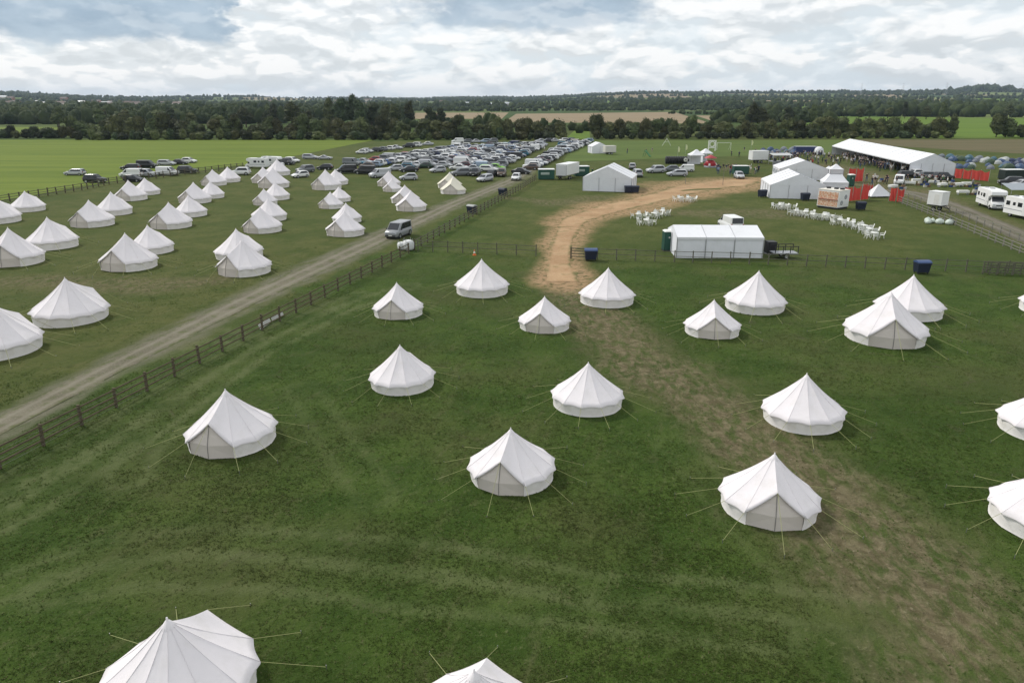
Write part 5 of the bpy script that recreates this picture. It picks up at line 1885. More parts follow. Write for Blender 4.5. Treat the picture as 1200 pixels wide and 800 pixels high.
box_trailer('box_trailer', 'small white catering trailer on black chassis beside the bleached fence', 'trailer', at(1097, 247), R(-62), 2.3, 1.8, 0.95, 2.95, WHITE, extra=small_trailer_extra)
box_trailer('box_trailer', 'white trailer right of the small marquee at the top of the parking aisle', 'trailer', at(714, 181), R(15), 3.6, 2.2, 0.7, 2.6, mat('dull white panels', (0.62, 0.60, 0.55), 0.6))
box_trailer('horsebox', 'dark blue horsebox with pale roof beside the far crowd', 'horsebox', at(943, 180.5), R(0), 6.6, 2.4, 0.6, 2.3, mat('dark blue panels', (0.03, 0.045, 0.13), 0.4), STEEL_R)
box_trailer('horsebox', 'dark horsebox with pale roof at the right behind motorhomes', 'horsebox', at(1184, 213), R(3), 4.4, 2.2, 0.6, 2.5, mat('black green panels', (0.02, 0.032, 0.028), 0.4), WHITE)
box_trailer('box_trailer', 'dark green trailer with pale roof beside the sandy loop', 'trailer', at(867, 206), R(0), 3.4, 2.0, 0.5, 2.2, GREEN_D, WHITE)
box_trailer('stage_trailer', 'white stage lorry body left of the marquees by the crowd', 'trailer', at(888, 191), R(10), 4.6, 2.4, 0.9, 3.2, WHITE, WHITE)


def stage_deck():
    t = thing('stage_deck', 'grey covered stage deck right of the white stage lorry body', 'stage', at(914, 193), R(6))
    part('deck', MB().box((0, 0, 0.9), (5.4, 2.6, 0.15)).mesh('deck', GREY_P), t)
    part('canopy', MB().slab([(-2.7, -1.4, 2.5), (2.7, -1.4, 2.5), (2.7, 1.4, 2.9), (-2.7, 1.4, 2.9)], (0, -0.14, 1), 0.1).mesh('canopy', mat('pale grey canopy', (0.45, 0.46, 0.46), 0.6)), t)
    part('skirt', MB().box((0, -1.28, 0.42), (5.3, 0.04, 0.8)).mesh('skirt', mat('mid grey skirt', (0.24, 0.25, 0.26), 0.8)), t)
    for x in (-2.6, -0.9, 0.9, 2.6):
        for y in (-1.25, 1.25):
            part('upright', MB().box((x, y, 1.25), (0.08, 0.08, 2.5)).mesh('upright', ALU), t)
    for x in (-1.8, 0.2, 1.7):
        part('speaker', MB().box((x, -0.6, 1.35), (0.6, 0.5, 0.75)).mesh('speaker', PLASTIC_K), t)


stage_deck()


def toilet(p, rz, label, group, n=1):
    t = thing('toilet_cabin', label, 'toilet', p, rz, group)
    part('cabin', MB().box((0, 0, 1.08), (1.1, 1.1, 2.16)).mesh('cabin', GREEN_D), t)
    part('roof', MB().lathe([(0.80, 2.16), (0.80, 2.22), (0.55, 2.34), (0.0, 2.36)], 4, smooth=False).mesh('roof', WPLAS), t, rz=PI / 4)
    part('door', MB().box((0, -0.56, 1.05), (0.72, 0.03, 1.85)).mesh('door', mat('green cabin door', (0.02, 0.085, 0.06), 0.5)), t)
    part('door_sign', MB().box((0, -0.58, 1.55), (0.18, 0.01, 0.18)).mesh('door_sign', PLATE), t)
    part('base', MB().box((0, 0, 0.06), (1.2, 1.2, 0.12)).mesh('base', PLASTIC_K), t)
    return t


GT = 'dark green toilet cabins'
toilet(at(782, 293), R(4), 'dark green toilet cabin with pale roof at the end of the three-bay marquee', GT)
toilet(at(996, 218), R(10), 'dark green toilet cabin with white roof beside the red banners', GT)
def green_cabin(p, rz, L, label):
    t = thing('welfare_cabin', label, 'cabin', p, rz)
    part('cabin', MB().box((0, 0, 1.1), (L, 2.2, 2.0)).mesh('cabin', GREEN_D), t)
    part('roof', MB().box((0, 0, 2.14), (L + 0.1, 2.3, 0.1)).mesh('roof', WHITE), t)
    part('sign', MB().box((-L * 0.1, -1.115, 1.3), (L * 0.55, 0.02, 0.5)).mesh('sign', mat('pale sign', (0.35, 0.42, 0.38), 0.6)), t)
    part('door', MB().box((L * 0.36, -1.115, 1.05), (0.75, 0.03, 1.7)).mesh('door', mat('green cabin door', (0.02, 0.085, 0.06), 0.5)), t)
    part('base', MB().box((0, 0, 0.06), (L * 0.9, 1.8, 0.12)).mesh('base', PLASTIC_K), t)
green_cabin(at(640, 210), R(3), 3.4, 'dark green site cabin with a pale sign left of the white box trailer')
green_cabin(at(681, 206), R(8), 3.2, 'dark green site cabin between the white box trailer and gabled marquee')


def food_trailer():
    p = at(975, 243.5)
    rz = R(-54)
    t = thing('food_kiosk', 'kiosk box trailer with orange printed front and white end with round emblems', 'kiosk', p, rz)
    L, W, h0, h1 = 3.6, 3.0, 0.3, 2.85
    part('body', MB().box((0, 0, (h0 + h1) / 2), (L, W, h1 - h0)).mesh('body', WHITE), t)
    part('roof', MB().box((0, 0, h1 + 0.05), (L + 0.06, W + 0.06, 0.1)).mesh('roof', mat('cream kiosk roof', (0.72, 0.68, 0.60), 0.6)), t)
    m = bpy.data.materials.new('orange print')
    m.use_nodes = True
    g = NT(m.node_tree)
    tc = g.node('ShaderNodeTexCoord').outputs['Object']
    v = g.node('ShaderNodeTexVoronoi')
    g.put(v.inputs['Vector'], g.scale(tc, (1, 1, 1.4)))
    v.inputs['Scale'].default_value = 2.6
    n = g.noise(tc, 4.5, 5, 0.65)
    c = g.mix(g.step(n, 0.42, 0.58), (0.60, 0.26, 0.14), (0.74, 0.60, 0.46))
    c = g.mix(g.step(v.outputs['Distance'], 0.30, 0.16), c, (0.58, 0.19, 0.08))
    g.put(g.n['Principled BSDF'].inputs['Base Color'], c)
    g.n['Principled BSDF'].inputs['Roughness'].default_value = 0.5
    for z0, z1 in ((0.42, 1.42), (1.54, 2.62)):
        part('printed_panel', MB().box((0, -W / 2 - 0.012, (z0 + z1) / 2), (L - 0.3, 0.03, z1 - z0)).mesh('printed_panel', m), t)
    part('shelf', MB().box((0, -W / 2 - 0.07, 1.48), (L - 0.2, 0.14, 0.06)).mesh('shelf', mat('red brown shelf', (0.36, 0.10, 0.06), 0.6)), t)
    for y, z in ((-0.55, 1.0), (0.45, 1.85)):
        ring = MB()
        ring.lathe([(0.17, 0), (0.17, 0.03), (0.36, 0.03), (0.36, 0.0)], 16)
        ring.lathe([(0.0, 0.0), (0.0, 0.035), (0.10, 0.035), (0.10, 0.0)], 10)
        part('round_emblem', ring.mesh('round_emblem', GREY_P), t, (L / 2 + 0.0, y, z), rot=(0, PI / 2, 0))
    part('plinth', MB().box((0, 0, 0.15), (L - 0.2, W - 0.2, 0.3)).mesh('plinth', PLASTIC_K), t)
    for x in (-1.1, 0.2, 1.2):
        part('rooftop_box', MB().box((x, 0.2, h1 + 0.22), (0.5, 0.5, 0.24)).mesh('rooftop_box', PLASTIC_K), t)


food_trailer()


def bin_(p, rz, label, group, lid=BLUE_L):
    t = thing('wheeled_bin', label, 'bin', p, rz, group)
    m = MB()
    vs = []
    for z, k in ((0.16, 0.86), (1.10, 1.0)):
        for x, y in ((-0.66, -0.5), (0.66, -0.5), (0.66, 0.5), (-0.66, 0.5)):
            vs.append((x * k, y * k, z))
    m.add(vs, [(3, 2, 1, 0), (0, 1, 5, 4), (1, 2, 6, 5), (2, 3, 7, 6), (3, 0, 4, 7), (4, 5, 6, 7)])
    m.box((0, -0.525, 1.02), (1.34, 0.05, 0.08))
    part('body', m.mesh('body', NAVY), t)
    lidm = MB()
    vs = []
    for k in range(6):
        a = PI * k / 5
        vs += [(-0.69, -0.53 * math.cos(a), 1.10 + 0.22 * math.sin(a)), (0.69, -0.53 * math.cos(a), 1.10 + 0.22 * math.sin(a))]
    fs = [(2 * k, 2 * k + 1, 2 * k + 3, 2 * k + 2) for k in range(5)] + [tuple(range(0, 12, 2)), tuple(range(11, 0, -2))]
    part('lid', lidm.add(vs, fs).mesh('lid', lid), t)
    part('sticker', MB().box((0.05, -0.505, 0.70), (0.5, 0.012, 0.16)).mesh('sticker', mat('worn sticker', (0.36, 0.38, 0.42), 0.6)), t, rot=(R(-4), 0, 0))
    for x in (-0.5, 0.5):
        for y in (-0.32, 0.32):
            part('castor', MB().tube((x - 0.03, y, 0.09), (x + 0.03, y, 0.09), 0.09, n=8).mesh('castor', TYRE), t)
    return t


GB = 'large wheeled rubbish bins'
bin_(at(692, 305), R(0), 'blue-lidded dark bin beside the dirt path at the cross fence', GB)
bin_(at(1079, 320), R(2), 'dark bin with dull blue lid standing at the cross fence on the right', GB)
bin_(at(736, 226), R(5), 'black bin at the corner of the gabled marquee, the left of two', GB, NAVY)
bin_(at(744, 226), R(5), 'black bin at the corner of the gabled marquee, the right of two', GB, NAVY)
bin_(at(893, 231), R(20), 'dark bin at the left corner of the large gabled marquee', GB, NAVY)
bin_(at(943, 235), R(8), 'black bin in front of the large gabled marquee', GB, NAVY)
bin_(at(1008, 246), R(0), 'black bin standing right of the orange printed kiosk', GB, NAVY)
bin_(at(553, 250), R(-35), 'dark bin at the track fence, the nearer of two', GB, mat('pale bin lid', (0.36, 0.37, 0.36), 0.6))
bin_(at(589, 229), R(-35), 'dark bin at the track fence, the farther of two', GB, NAVY)


def bulk_bag(p, rz, s, label):
    m = MB()
    V, F = ICO3
    rs = np.random.RandomState(int(abs(p.x * 10)))
    P = np.sign(V) * np.abs(V) ** 0.55
    P *= (1 + 0.05 * np.sin(V[:, 0] * 7 + 1) * np.sin(V[:, 2] * 8))[:, None]
    P = P * [0.46 * s, 0.46 * s, 0.45 * s] + [0, 0, 0.44 * s]
    P[:, 2] = np.maximum(P[:, 2], 0.0)
    m.add(P.tolist(), F.tolist(), 0, True)
    t = thing('bulk_bag', label, 'bag', p, rz, 'bulk bags by the track fence')
    part('sack', m.mesh('sack', mat('woven white sack', (0.62, 0.63, 0.62), 0.8, 0.12, 5, 0.3)), t)
    for sx in (-1, 1):
        for sy in (-1, 1):
            part('loop', MB().tube((sx * 0.34 * s, sy * 0.34 * s, 0.8 * s), (sx * 0.28 * s, sy * 0.28 * s, 1.06 * s), 0.03, n=5).mesh('loop', mat('grey strap', (0.3, 0.31, 0.32), 0.8)), t)


bulk_bag(at(471, 292.5), R(30), 1.0, 'smaller white bulk bag behind the corner of the track fence')
bulk_bag(at(479, 293), R(25), 1.3, 'larger white bulk bag at the corner where the fences meet')


def cone():
    t = thing('traffic_cone', 'small orange and white cone at the cross fence left of the path', 'cone', at(556, 299), 0)
    part('base', MB().box((0, 0, 0.02), (0.4, 0.4, 0.05)).mesh('base', mat('cone orange', (0.62, 0.14, 0.03), 0.6)), t)
    part('cone', MB().lathe([(0.14, 0.045), (0.03, 0.62), (0.0, 0.63)], 12).mesh('cone', mat('cone orange', (0.62, 0.14, 0.03), 0.6)), t)
    part('sleeve', MB().lathe([(0.108, 0.24), (0.070, 0.44)], 12).mesh('sleeve', WPLAS), t)


cone()


# plastic chairs and tables ---------------------------------------------------
def chair_mesh():
    m = MB()
    m.box((0, 0, 0.43), (0.46, 0.44, 0.04))
    m.slab([(-0.23, 0.21, 0.44), (0.23, 0.21, 0.44), (0.25, 0.33, 0.90), (-0.25, 0.33, 0.90)], (0, -1, 0.26), 0.03)
    for sx in (-1, 1):
        for sy in (-1, 1):
            m.tube((sx * 0.20, sy * 0.19, 0.42), (sx * 0.25, sy * 0.25, 0.0), 0.03, n=4)
        m.box((sx * 0.255, 0.02, 0.65), (0.05, 0.42, 0.03))
        m.tube((sx * 0.24, -0.19, 0.42), (sx * 0.255, -0.17, 0.65), 0.022, n=4)
    return m.mesh('garden_chair', WPLAS)


def table_mesh():
    m = MB()
    m.lathe([(0.0, 0.72), (0.45, 0.72), (0.46, 0.70), (0.45, 0.68), (0.0, 0.68)], 14)
    for k in range(4):
        a = PI / 4 + k * PI / 2
        m.tube((0.28 * math.cos(a), 0.28 * math.sin(a), 0.69), (0.36 * math.cos(a), 0.36 * math.sin(a), 0.0), 0.03, n=4)
    return m.mesh('garden_table', WPLAS)


CHAIR, TABLE = chair_mesh(), table_mesh()


def seating(px, py, n_ch, where, spread=1.15):
    p = at(px, py)
    grp = 'white garden seating ' + where
    t = part('garden_table', TABLE, None, p, rnd.uniform(0, 3))
    tag(t, 'round white plastic table among chairs ' + where, 'table', grp)
    for k in range(n_ch):
        a = 2 * PI * (k + rnd.uniform(-0.2, 0.2)) / n_ch
        r = spread * rnd.uniform(0.72, 1.05)
        c = part('garden_chair', CHAIR, None, p + Vector((r * math.cos(a), r * math.sin(a), 0)), a - PI / 2 + rnd.uniform(-0.4, 0.4))
        tag(c, 'white plastic garden chair ' + where, 'chair', grp)


for px, py, n, wh in [
    (748, 256, 4, 'left of the loose group by the sandy path'), (757, 263, 5, 'nearest the green toilet cabin'), (766, 255, 5, 'in the middle of the group by the sandy path'),
    (776, 252, 5, 'right end of the group by the sandy path'), (798, 236, 4, 'left half of the small group below the loop'), (807, 236, 4, 'right half of the small group below the loop'),
    (913, 245, 5, 'below the left corner of the large marquee'), (923, 245, 4, 'below the large marquee front'),
    (932, 252, 5, 'at the start of the curved row'), (944, 253, 5, 'second from the left in the curved row'), (953, 256, 4, 'third along the curved row below the kiosk'),
    (966, 257, 5, 'in the curved row straight below the kiosk'), (974, 258, 4, 'right below the printed kiosk end'), (984, 263, 5, 'past the kiosk in the curved row'), (998, 266, 5, 'under the black bin in the curved row'),
    (1012, 270, 5, 'near the right end of the curved row'), (1019, 274, 5, 'at the right end of the curved row'), (1024, 279, 4, 'lowest at the right end of the curved row')]:
    seating(px, py, n, wh)

# dark generator, table and frame at the right end of the three-bay marquee
def side_rig():
    t = thing('generator', 'black generator box at the right end of the three-bay marquee', 'generator', at(902, 297), R(2))
    part('housing', MB().box((0, 0, 0.75), (1.0, 1.2, 1.3)).mesh('housing', PLASTIC_K), t)
    part('skid', MB().box((0, 0, 0.05), (1.1, 1.3, 0.1)).mesh('skid', GREY_P), t)
    t = thing('flatbed_trailer', 'low dark flatbed trailer with rails beside the generator', 'trailer', at(918, 302), R(2))
    part('deck', MB().box((0, 0, 0.6), (2.6, 1.5, 0.1)).mesh('deck', GREY_P), t)
    for x in (-1.25, -0.4, 0.4, 1.25):
        for y in (-0.7, 0.7):
            part('upright', MB().box((x, y, 1.0), (0.07, 0.07, 0.8)).mesh('upright', PLASTIC_K), t)
    for y in (-0.7, 0.7):
        part('side_rail', MB().box((0, y, 1.37), (2.55, 0.05, 0.07)).mesh('side_rail', PLASTIC_K), t)
        part('wheel', WHEEL, t, (0, y * 1.05, 0.32))


side_rig()

# heap of tied bags by the lane fence
for k, (dx, dy, s) in enumerate([(-1.6, 0, 0.5), (-1.0, 0.2, 0.6), (-0.4, -0.1, 0.62), (0.2, 0.2, 0.58), (0.7, -0.1, 0.62), (-0.7, 0.1, 0.5), (1.6, 0.1, 0.6), (1.1, 0.3, 0.5)]):
    V, F = ICO2
    rs = np.random.RandomState(k)
    s *= 0.82
    P = V * (1 + rs.uniform(-0.12, 0.12, len(V)))[:, None] * [s, s, s * 0.85]
    P[:, 2] = np.maximum(P[:, 2], -s * 0.55)
    P[:, 2] += s * 0.55
    P = np.concatenate([P, [[0, 0, s * 1.65]]])
    b = at(1101, 262)
    dark = k >= 6
    o = part('refuse_bag', MB().add(P[:-1].tolist(), F.tolist(), 0, True).tube((0, 0, s * 1.25), (0.03, 0, s * 1.6), 0.07, 0.12, 6).mesh('refuse_bag', mat('dark grey sack', (0.10, 0.11, 0.12), 0.5) if dark else mat('pale green white sack', (0.56, 0.62, 0.56), 0.5, 0.1, 4)), None,
             (b.x + dx * 1.05 + rs.uniform(-0.25, 0.25), b.y - dx * 0.35 + dy * 1.35 + rs.uniform(-0.6, 0.6), 0), rnd.uniform(0, 3))
    tag(o, 'dark grey tied sack at the right of the heap by the bleached fence' if dark else 'pale tied sack in the heap against the bleached lane fence', 'bag', 'tied sacks by the lane fence')


# red banner fences
def banner(name, label, a, b, h, n, m=RED_F, group='red fabric banners'):
    p, q = at(*a), at(*b)
    d = q - p
    t = thing(name, label, 'banner', p, math.atan2(d.y, d.x), group)
    L = d.length / n
    for i in range(n):
        vs, K = [], 6
        for k in range(K + 1):
            for z in (0.12, h * 0.5, h):
                vs.append((i * L + 0.06 + (L - 0.12) * k / K, 0.16 * math.sin(k * 1.9 + i + z), z - ((0.22 + 0.2 * (i % 2)) * math.sin(PI * k / K) if z == h else 0)))
        fs = []
        for k in range(K):
            for j in range(2):
                fs.append((3 * k + j, 3 * k + 3 + j, 3 * k + 4 + j, 3 * k + 1 + j))
        part('banner_panel', MB().add(vs, fs, 0, True).mesh('banner_panel', m), t)
    for i in range(n + 1):
        part('post', MB().tube((i * L, 0, -0.05), (i * L, 0, h + 0.15), 0.035).mesh('post', ALU), t)


banner('banner_fence', 'bright red banner fence right of the long marquee end', (1117, 209), (1158, 213), 2.2, 4)
banner('banner_fence', 'red banner behind the green cabin near the crowd', (993, 214), (1011, 213), 2.9, 2)
banner('banner_fence', 'red banner fence behind the printed kiosk', (988, 237), (1018, 234), 2.5, 3)
banner('banner_fence', 'red banner right of the white pyramid canopy', (1041, 236), (1058, 238), 2.4, 2)
banner('banner_fence', 'short red banner left of the white pyramid canopy', (1010, 226), (1022, 227), 1.7, 2)


# attractions on the show ground
def attractions():
    # black inflatable tunnel: ribbed tube lying across the view
    p = at(794, 192)
    t = thing('inflatable_tunnel', 'long black inflatable tube left of the white gazebo', 'inflatable', p, R(-2))
    n = 10
    for k in range(n):
        L = 6.2 / n
        x = -3.3 + k * L
        m = MB()
        m.lathe([(0.0, 0.0), (0.80, 0.0), (0.98, L * 0.15), (1.03, L * 0.5), (0.98, L * 0.85), (0.80, L), (0.0, L)], 16)
        me = m.mesh('tube_segment', PLASTIC_K)
        part('tube_segment', me, t, (x, 0, 1.0), rot=(0, PI / 2, 0))
    part('emblem', MB().lathe([(0.15, 0), (0.15, 0.03), (0.55, 0.03), (0.55, 0)], 14).mesh('emblem', WPLAS), t, (1.9, -1.05, 1.1), rot=(PI / 2, 0, 0))
    # red ride
    p = at(832, 196)
    t = thing('fair_ride', 'red and white fairground ride right of the gazebo', 'ride', p, R(8))
    part('platform', MB().lathe([(1.5, 0), (1.5, 0.35), (0, 0.36)], 14).mesh('platform', GREY_P), t)
    part('drum', MB().lathe([(1.15, 0.36), (1.3, 1.2), (0.9, 1.7), (0.0, 1.75)], 12).mesh('drum', RED_G), t)
    part('canopy', MB().lathe([(1.55, 2.25), (1.5, 2.4), (0.0, 3.1)], 12).mesh('canopy', mat('faded red canopy', (0.42, 0.06, 0.07), 0.6)), t)
    part('mast', MB().tube((0, 0, 1.7), (0, 0, 3.2), 0.12).mesh('mast', WPLAS), t)
    for k in range(6):
        a = k * PI / 3
        c = part('car', MB().box((0, 0, 0.0), (0.7, 0.5, 0.55), taper=0.7).mesh('car', RED_G if k % 2 else WPLAS), t, (1.35 * math.cos(a), 1.35 * math.sin(a), 0.75), a)
    # white ring frame
    p = at(834, 177)
    t = thing('target_frame', 'white square frame with a ring standing behind the ride', 'frame', p, R(5))
    for x in (-1.15, 1.15):
        part('upright', MB().box((x, 0, 1.7), (0.3, 0.3, 3.4)).mesh('upright', WPLAS), t)
    for z in (1.1, 3.3):
        part('crossbar', MB().box((0, 0, z), (2.0, 0.3, 0.3)).mesh('crossbar', WPLAS), t)
    ring = MB().lathe([(0.7, -0.1), (0.95, -0.1), (0.95, 0.1), (0.7, 0.1), (0.7, -0.1)], 18).mesh('ring', WPLAS)
    part('ring', ring, t, (0, 0, 2.2), rot=(PI / 2, 0, 0))
    # goals
    def goal(px, py, w, h, label):
        t = thing('goal_frame', label, 'goal', at(px, py), R(10))
        part('post', MB().tube((-w / 2, 0, 0), (-w / 2, 0, h), 0.06).mesh('post', WPLAS), t)
        part('post', MB().tube((w / 2, 0, 0), (w / 2, 0, h), 0.06).mesh('post', WPLAS), t)
        part('crossbar', MB().tube((-w / 2, 0, h), (w / 2, 0, h), 0.06).mesh('crossbar', WPLAS), t)
        for s in (-1, 1):
            part('stay', MB().tube((s * w / 2, 0, h), (s * w / 2, 1.6, 0), 0.04).mesh('stay', WPLAS), t)
    goal(848, 176, 5.0, 2.4, 'white goal frame on the grass right of the ring frame')
    t = thing('a_frame', 'slim white A-shaped frame on the grass by the far trees', 'frame', at(781, 171), 0)
    for s in (-1, 1):
        part('leg', MB().tube((s * 1.6, 0, 0), (0, 0, 2.7), 0.06).mesh('leg', WPLAS), t)
    part('crossbar', MB().tube((-0.8, 0, 1.35), (0.8, 0, 1.35), 0.04).mesh('crossbar', WPLAS), t)
    # feather flags
    for i, (px, py, lb) in enumerate([(794, 184, 'pale yellow feather flag behind the black inflatable, the left of two'), (803, 181, 'pale yellow feather flag behind the black inflatable, the right of two'),
                                      (880, 175, 'pale yellow feather flag near the far crowd')]):
        t = thing('feather_flag', lb, 'flag', at(px, py), R(10), 'feather flags')
        part('pole', MB().tube((0, 0, 0), (0, 0, 3.0), 0.03).mesh('pole', ALU), t)
        m = MB().slab([(0.03, 0, 1.3), (0.55, 0, 1.5), (0.65, 0, 2.3), (0.4, 0, 2.9), (0.03, 0, 3.0)], (0, -1, 0), 0.02)
        part('flag', m.mesh('flag', mat('pale yellow flag', (0.70, 0.70, 0.42), 0.7)), t)
    # swing-boat green ride on the left
    t = thing('play_slide', 'green garden slide on the grass behind the gabled marquee', 'slide', at(758, 184), R(40))
    gm = mat('mid green plastic', (0.04, 0.16, 0.05), 0.5)
    part('chute', MB().slab([(-0.4, -1.4, 0.2), (0.4, -1.4, 0.2), (0.4, 0.6, 1.9), (-0.4, 0.6, 1.9)], (0, -0.65, 0.75), 0.12).mesh('chute', gm), t)
    for s in (-1, 1):
        part('leg', MB().tube((s * 0.35, 0.6, 1.9), (s * 0.45, 1.2, 0), 0.06).mesh('leg', gm), t)
    # two tall pale poles in the loop
    for px, py, h, lb in [(847, 217, 3.2, 'pale post with a string line at the right of the sandy loop'), (803, 216, 2.2, 'pale post at the left of the sandy loop')]:
        o = part('loop_post', MB().tube((0, 0, 0), (0, 0, h), 0.05).box((0, 0, h), (0.16, 0.16, 0.1)).mesh('loop_post', PALEW), None, at(px, py))
        tag(o, lb, 'post', 'posts by the sandy loop')
    # grey awning between the motorhomes
    t = thing('awning', 'grey awning roof between the two motorhomes at the right', 'awning', at(1189, 236), R(0))
    gm = mat('grey awning cloth', (0.30, 0.33, 0.36), 0.6)
    part('roof', MB().slab([(-2.0, -1.6, 2.1), (3.0, -1.6, 2.1), (3.0, 1.4, 2.9), (-2.0, 1.4, 2.9)], (0, -0.25, 1), 0.05).mesh('roof', gm), t)
    for x in (-1.9, 2.9):
        part('pole', MB().tube((x, -1.5, 0), (x, -1.5, 2.1), 0.04).mesh('pole', ALU), t)
        part('pole', MB().tube((x, 1.3, 0), (x, 1.3, 2.85), 0.04).mesh('pole', ALU), t)


attractions()

# ------------------------------------------------------------------ people
def person_mesh(pose):
    """one continuous skinned figure; faces sorted into skin, hair, top, trousers"""
    j = {'pel': (0, 0, 0.93), 'belly': (0, 0, 1.12), 'chest': (0, 0, 1.34), 'neck': (0, 0, 1.50), 'head': (0, -0.01, 1.62), 'crown': (0, 0, 1.72)}
    sw = {'stand': 0.03, 'walk': 0.28, 'cheer': 0.05, 'sit': 0.0}[pose]
    for s, n in ((-1, 'l'), (1, 'r')):
        j['hip' + n] = (s * 0.10, 0, 0.88)
        j['knee' + n] = (s * 0.12, -0.06 - s * sw * 0.6, 0.48)
        j['ank' + n] = (s * 0.12, s * -sw, 0.08)
        j['toe' + n] = (s * 0.14, s * -sw - 0.16, 0.04)
        j['sho' + n] = (s * 0.19, 0, 1.42)
        if pose == 'cheer' and s > 0:
            j['elb' + n] = (s * 0.32, -0.05, 1.62)
            j['hand' + n] = (s * 0.30, -0.08, 1.90)
        else:
            j['elb' + n] = (s * 0.26, 0.05 + s * sw * 0.3, 1.14)
            j['hand' + n] = (s * 0.27, -0.10 + s * sw * 0.5, 0.92)
    if pose == 'sit':
        for n, s in (('l', -1), ('r', 1)):
            j['knee' + n] = (s * 0.12, -0.42, 0.92)
            j['ank' + n] = (s * 0.12, -0.42, 0.50)
            j['toe' + n] = (s * 0.12, -0.56, 0.46)
        j = {k: (x, y, z - 0.42) for k, (x, y, z) in j.items()}
    rad = dict(pel=0.145, belly=0.135, chest=0.155, neck=0.06, head=0.10, crown=0.07, hip=0.095, knee=0.065, ank=0.045, toe=0.04, sho=0.07, elb=0.045, hand=0.04)
    E = [('pel', 'belly'), ('belly', 'chest'), ('chest', 'neck'), ('neck', 'head'), ('head', 'crown')]
    for n in 'lr':
        E += [('pel', 'hip' + n), ('hip' + n, 'knee' + n), ('knee' + n, 'ank' + n), ('ank' + n, 'toe' + n), ('chest', 'sho' + n), ('sho' + n, 'elb' + n), ('elb' + n, 'hand' + n)]
    keys = list(j)
    me = bpy.data.meshes.new('person_skeleton')
    me.from_pydata([j[k] for k in keys], [(keys.index(a), keys.index(b)) for a, b in E], [])
    o = bpy.data.objects.new('person_skeleton', me)
    COL.objects.link(o)
    md = o.modifiers.new('skin', 'SKIN')
    for i, k in enumerate(keys):
        r = rad.get(k) or rad[k[:-1]]
        me.skin_vertices[0].data[i].radius = (r, r * (0.75 if k in ('pel', 'belly', 'chest') else 1))
        me.skin_vertices[0].data[i].use_root = (k == 'pel')
    sb = o.modifiers.new('sub', 'SUBSURF')
    sb.levels = sb.render_levels = 1
    dg = bpy.context.evaluated_depsgraph_get()
    res = bpy.data.meshes.new_from_object(o.evaluated_get(dg))
    bpy.data.objects.remove(o)
    bpy.data.meshes.remove(me)
    res.name = 'person'
    res.materials.clear()
    for m in (SKIN, HAIR, WPLAS, NAVY): res.materials.append(m)
    zo = -0.42 if pose == 'sit' else 0
    idx = []
    for p in res.polygons:
        x, y, z = p.center
        z -= zo
        if z > 1.66 and abs(x) < 0.2 or (z > 1.55 and y > 0.03 and abs(x) < 0.15): i = 1
        elif z > 1.50 and abs(x) < 0.2: i = 0
        elif abs(x) > 0.225 and z < 1.15 and z > 0.8: i = 0
        elif z > 0.98: i = 2
        else: i = 3
        idx.append(i)
    res.polygons.foreach_set('material_index', idx)
    res.polygons.foreach_set('use_smooth', [True] * len(idx))
    return res


PERSON = {k: person_mesh(k) for k in ('stand', 'walk', 'cheer')}
TOPS = {'white': (0.66, 0.66, 0.64), 'black': (0.02, 0.02, 0.022), 'navy': (0.02, 0.03, 0.08), 'red': (0.38, 0.03, 0.03), 'grey': (0.22, 0.22, 0.23), 'pale blue': (0.26, 0.36, 0.50), 'green': (0.04, 0.12, 0.05), 'pink': (0.5, 0.2, 0.24)}
TROU = {'dark': (0.025, 0.027, 0.035), 'blue': (0.05, 0.08, 0.16), 'beige': (0.32, 0.27, 0.19)}
n_person = 0


def person(p, where, group, top=None, z=0.0):
    global n_person
    top = top or rnd.choice(['white', 'white', 'white', 'black', 'black', 'black', 'black', 'navy', 'navy', 'navy', 'grey', 'grey', 'pale blue', 'green'] + (['red', 'pink'] if rnd.random() < 0.35 else []))
    tr = rnd.choice(['dark', 'dark', 'blue', 'beige'])
    pose = rnd.choice(['stand', 'stand', 'stand', 'walk', 'walk', 'cheer'])
    o = part('person', PERSON[pose], None, (p.x, p.y, z), rnd.uniform(0, 6.28))
    k = rnd.uniform(0.92, 1.06)
    o.scale = (k * 1.05, k * 1.05, k)
    for i, m in ((2, mat(top + ' cloth top', TOPS[top], 0.85)), (3, mat(tr + ' trousers', TROU[tr], 0.85))):
        o.material_slots[i].link = 'OBJECT'
        o.material_slots[i].material = m
    verb = {'stand': 'standing', 'walk': 'walking', 'cheer': 'waving'}[pose]
    tag(o, f'person in {top} top and {tr} trousers {verb} {where}', 'person', group)
    n_person += 1
    return o


def crowd(a, b, n, w, where, group):
    p, q = at(*a), at(*b)
    d = (q - p)
    nrm = Vector((-d.y, d.x, 0)).normalized()
    for _ in range(n):
        person(p + d * rnd.random() + nrm * rnd.gauss(0, w), where, group)


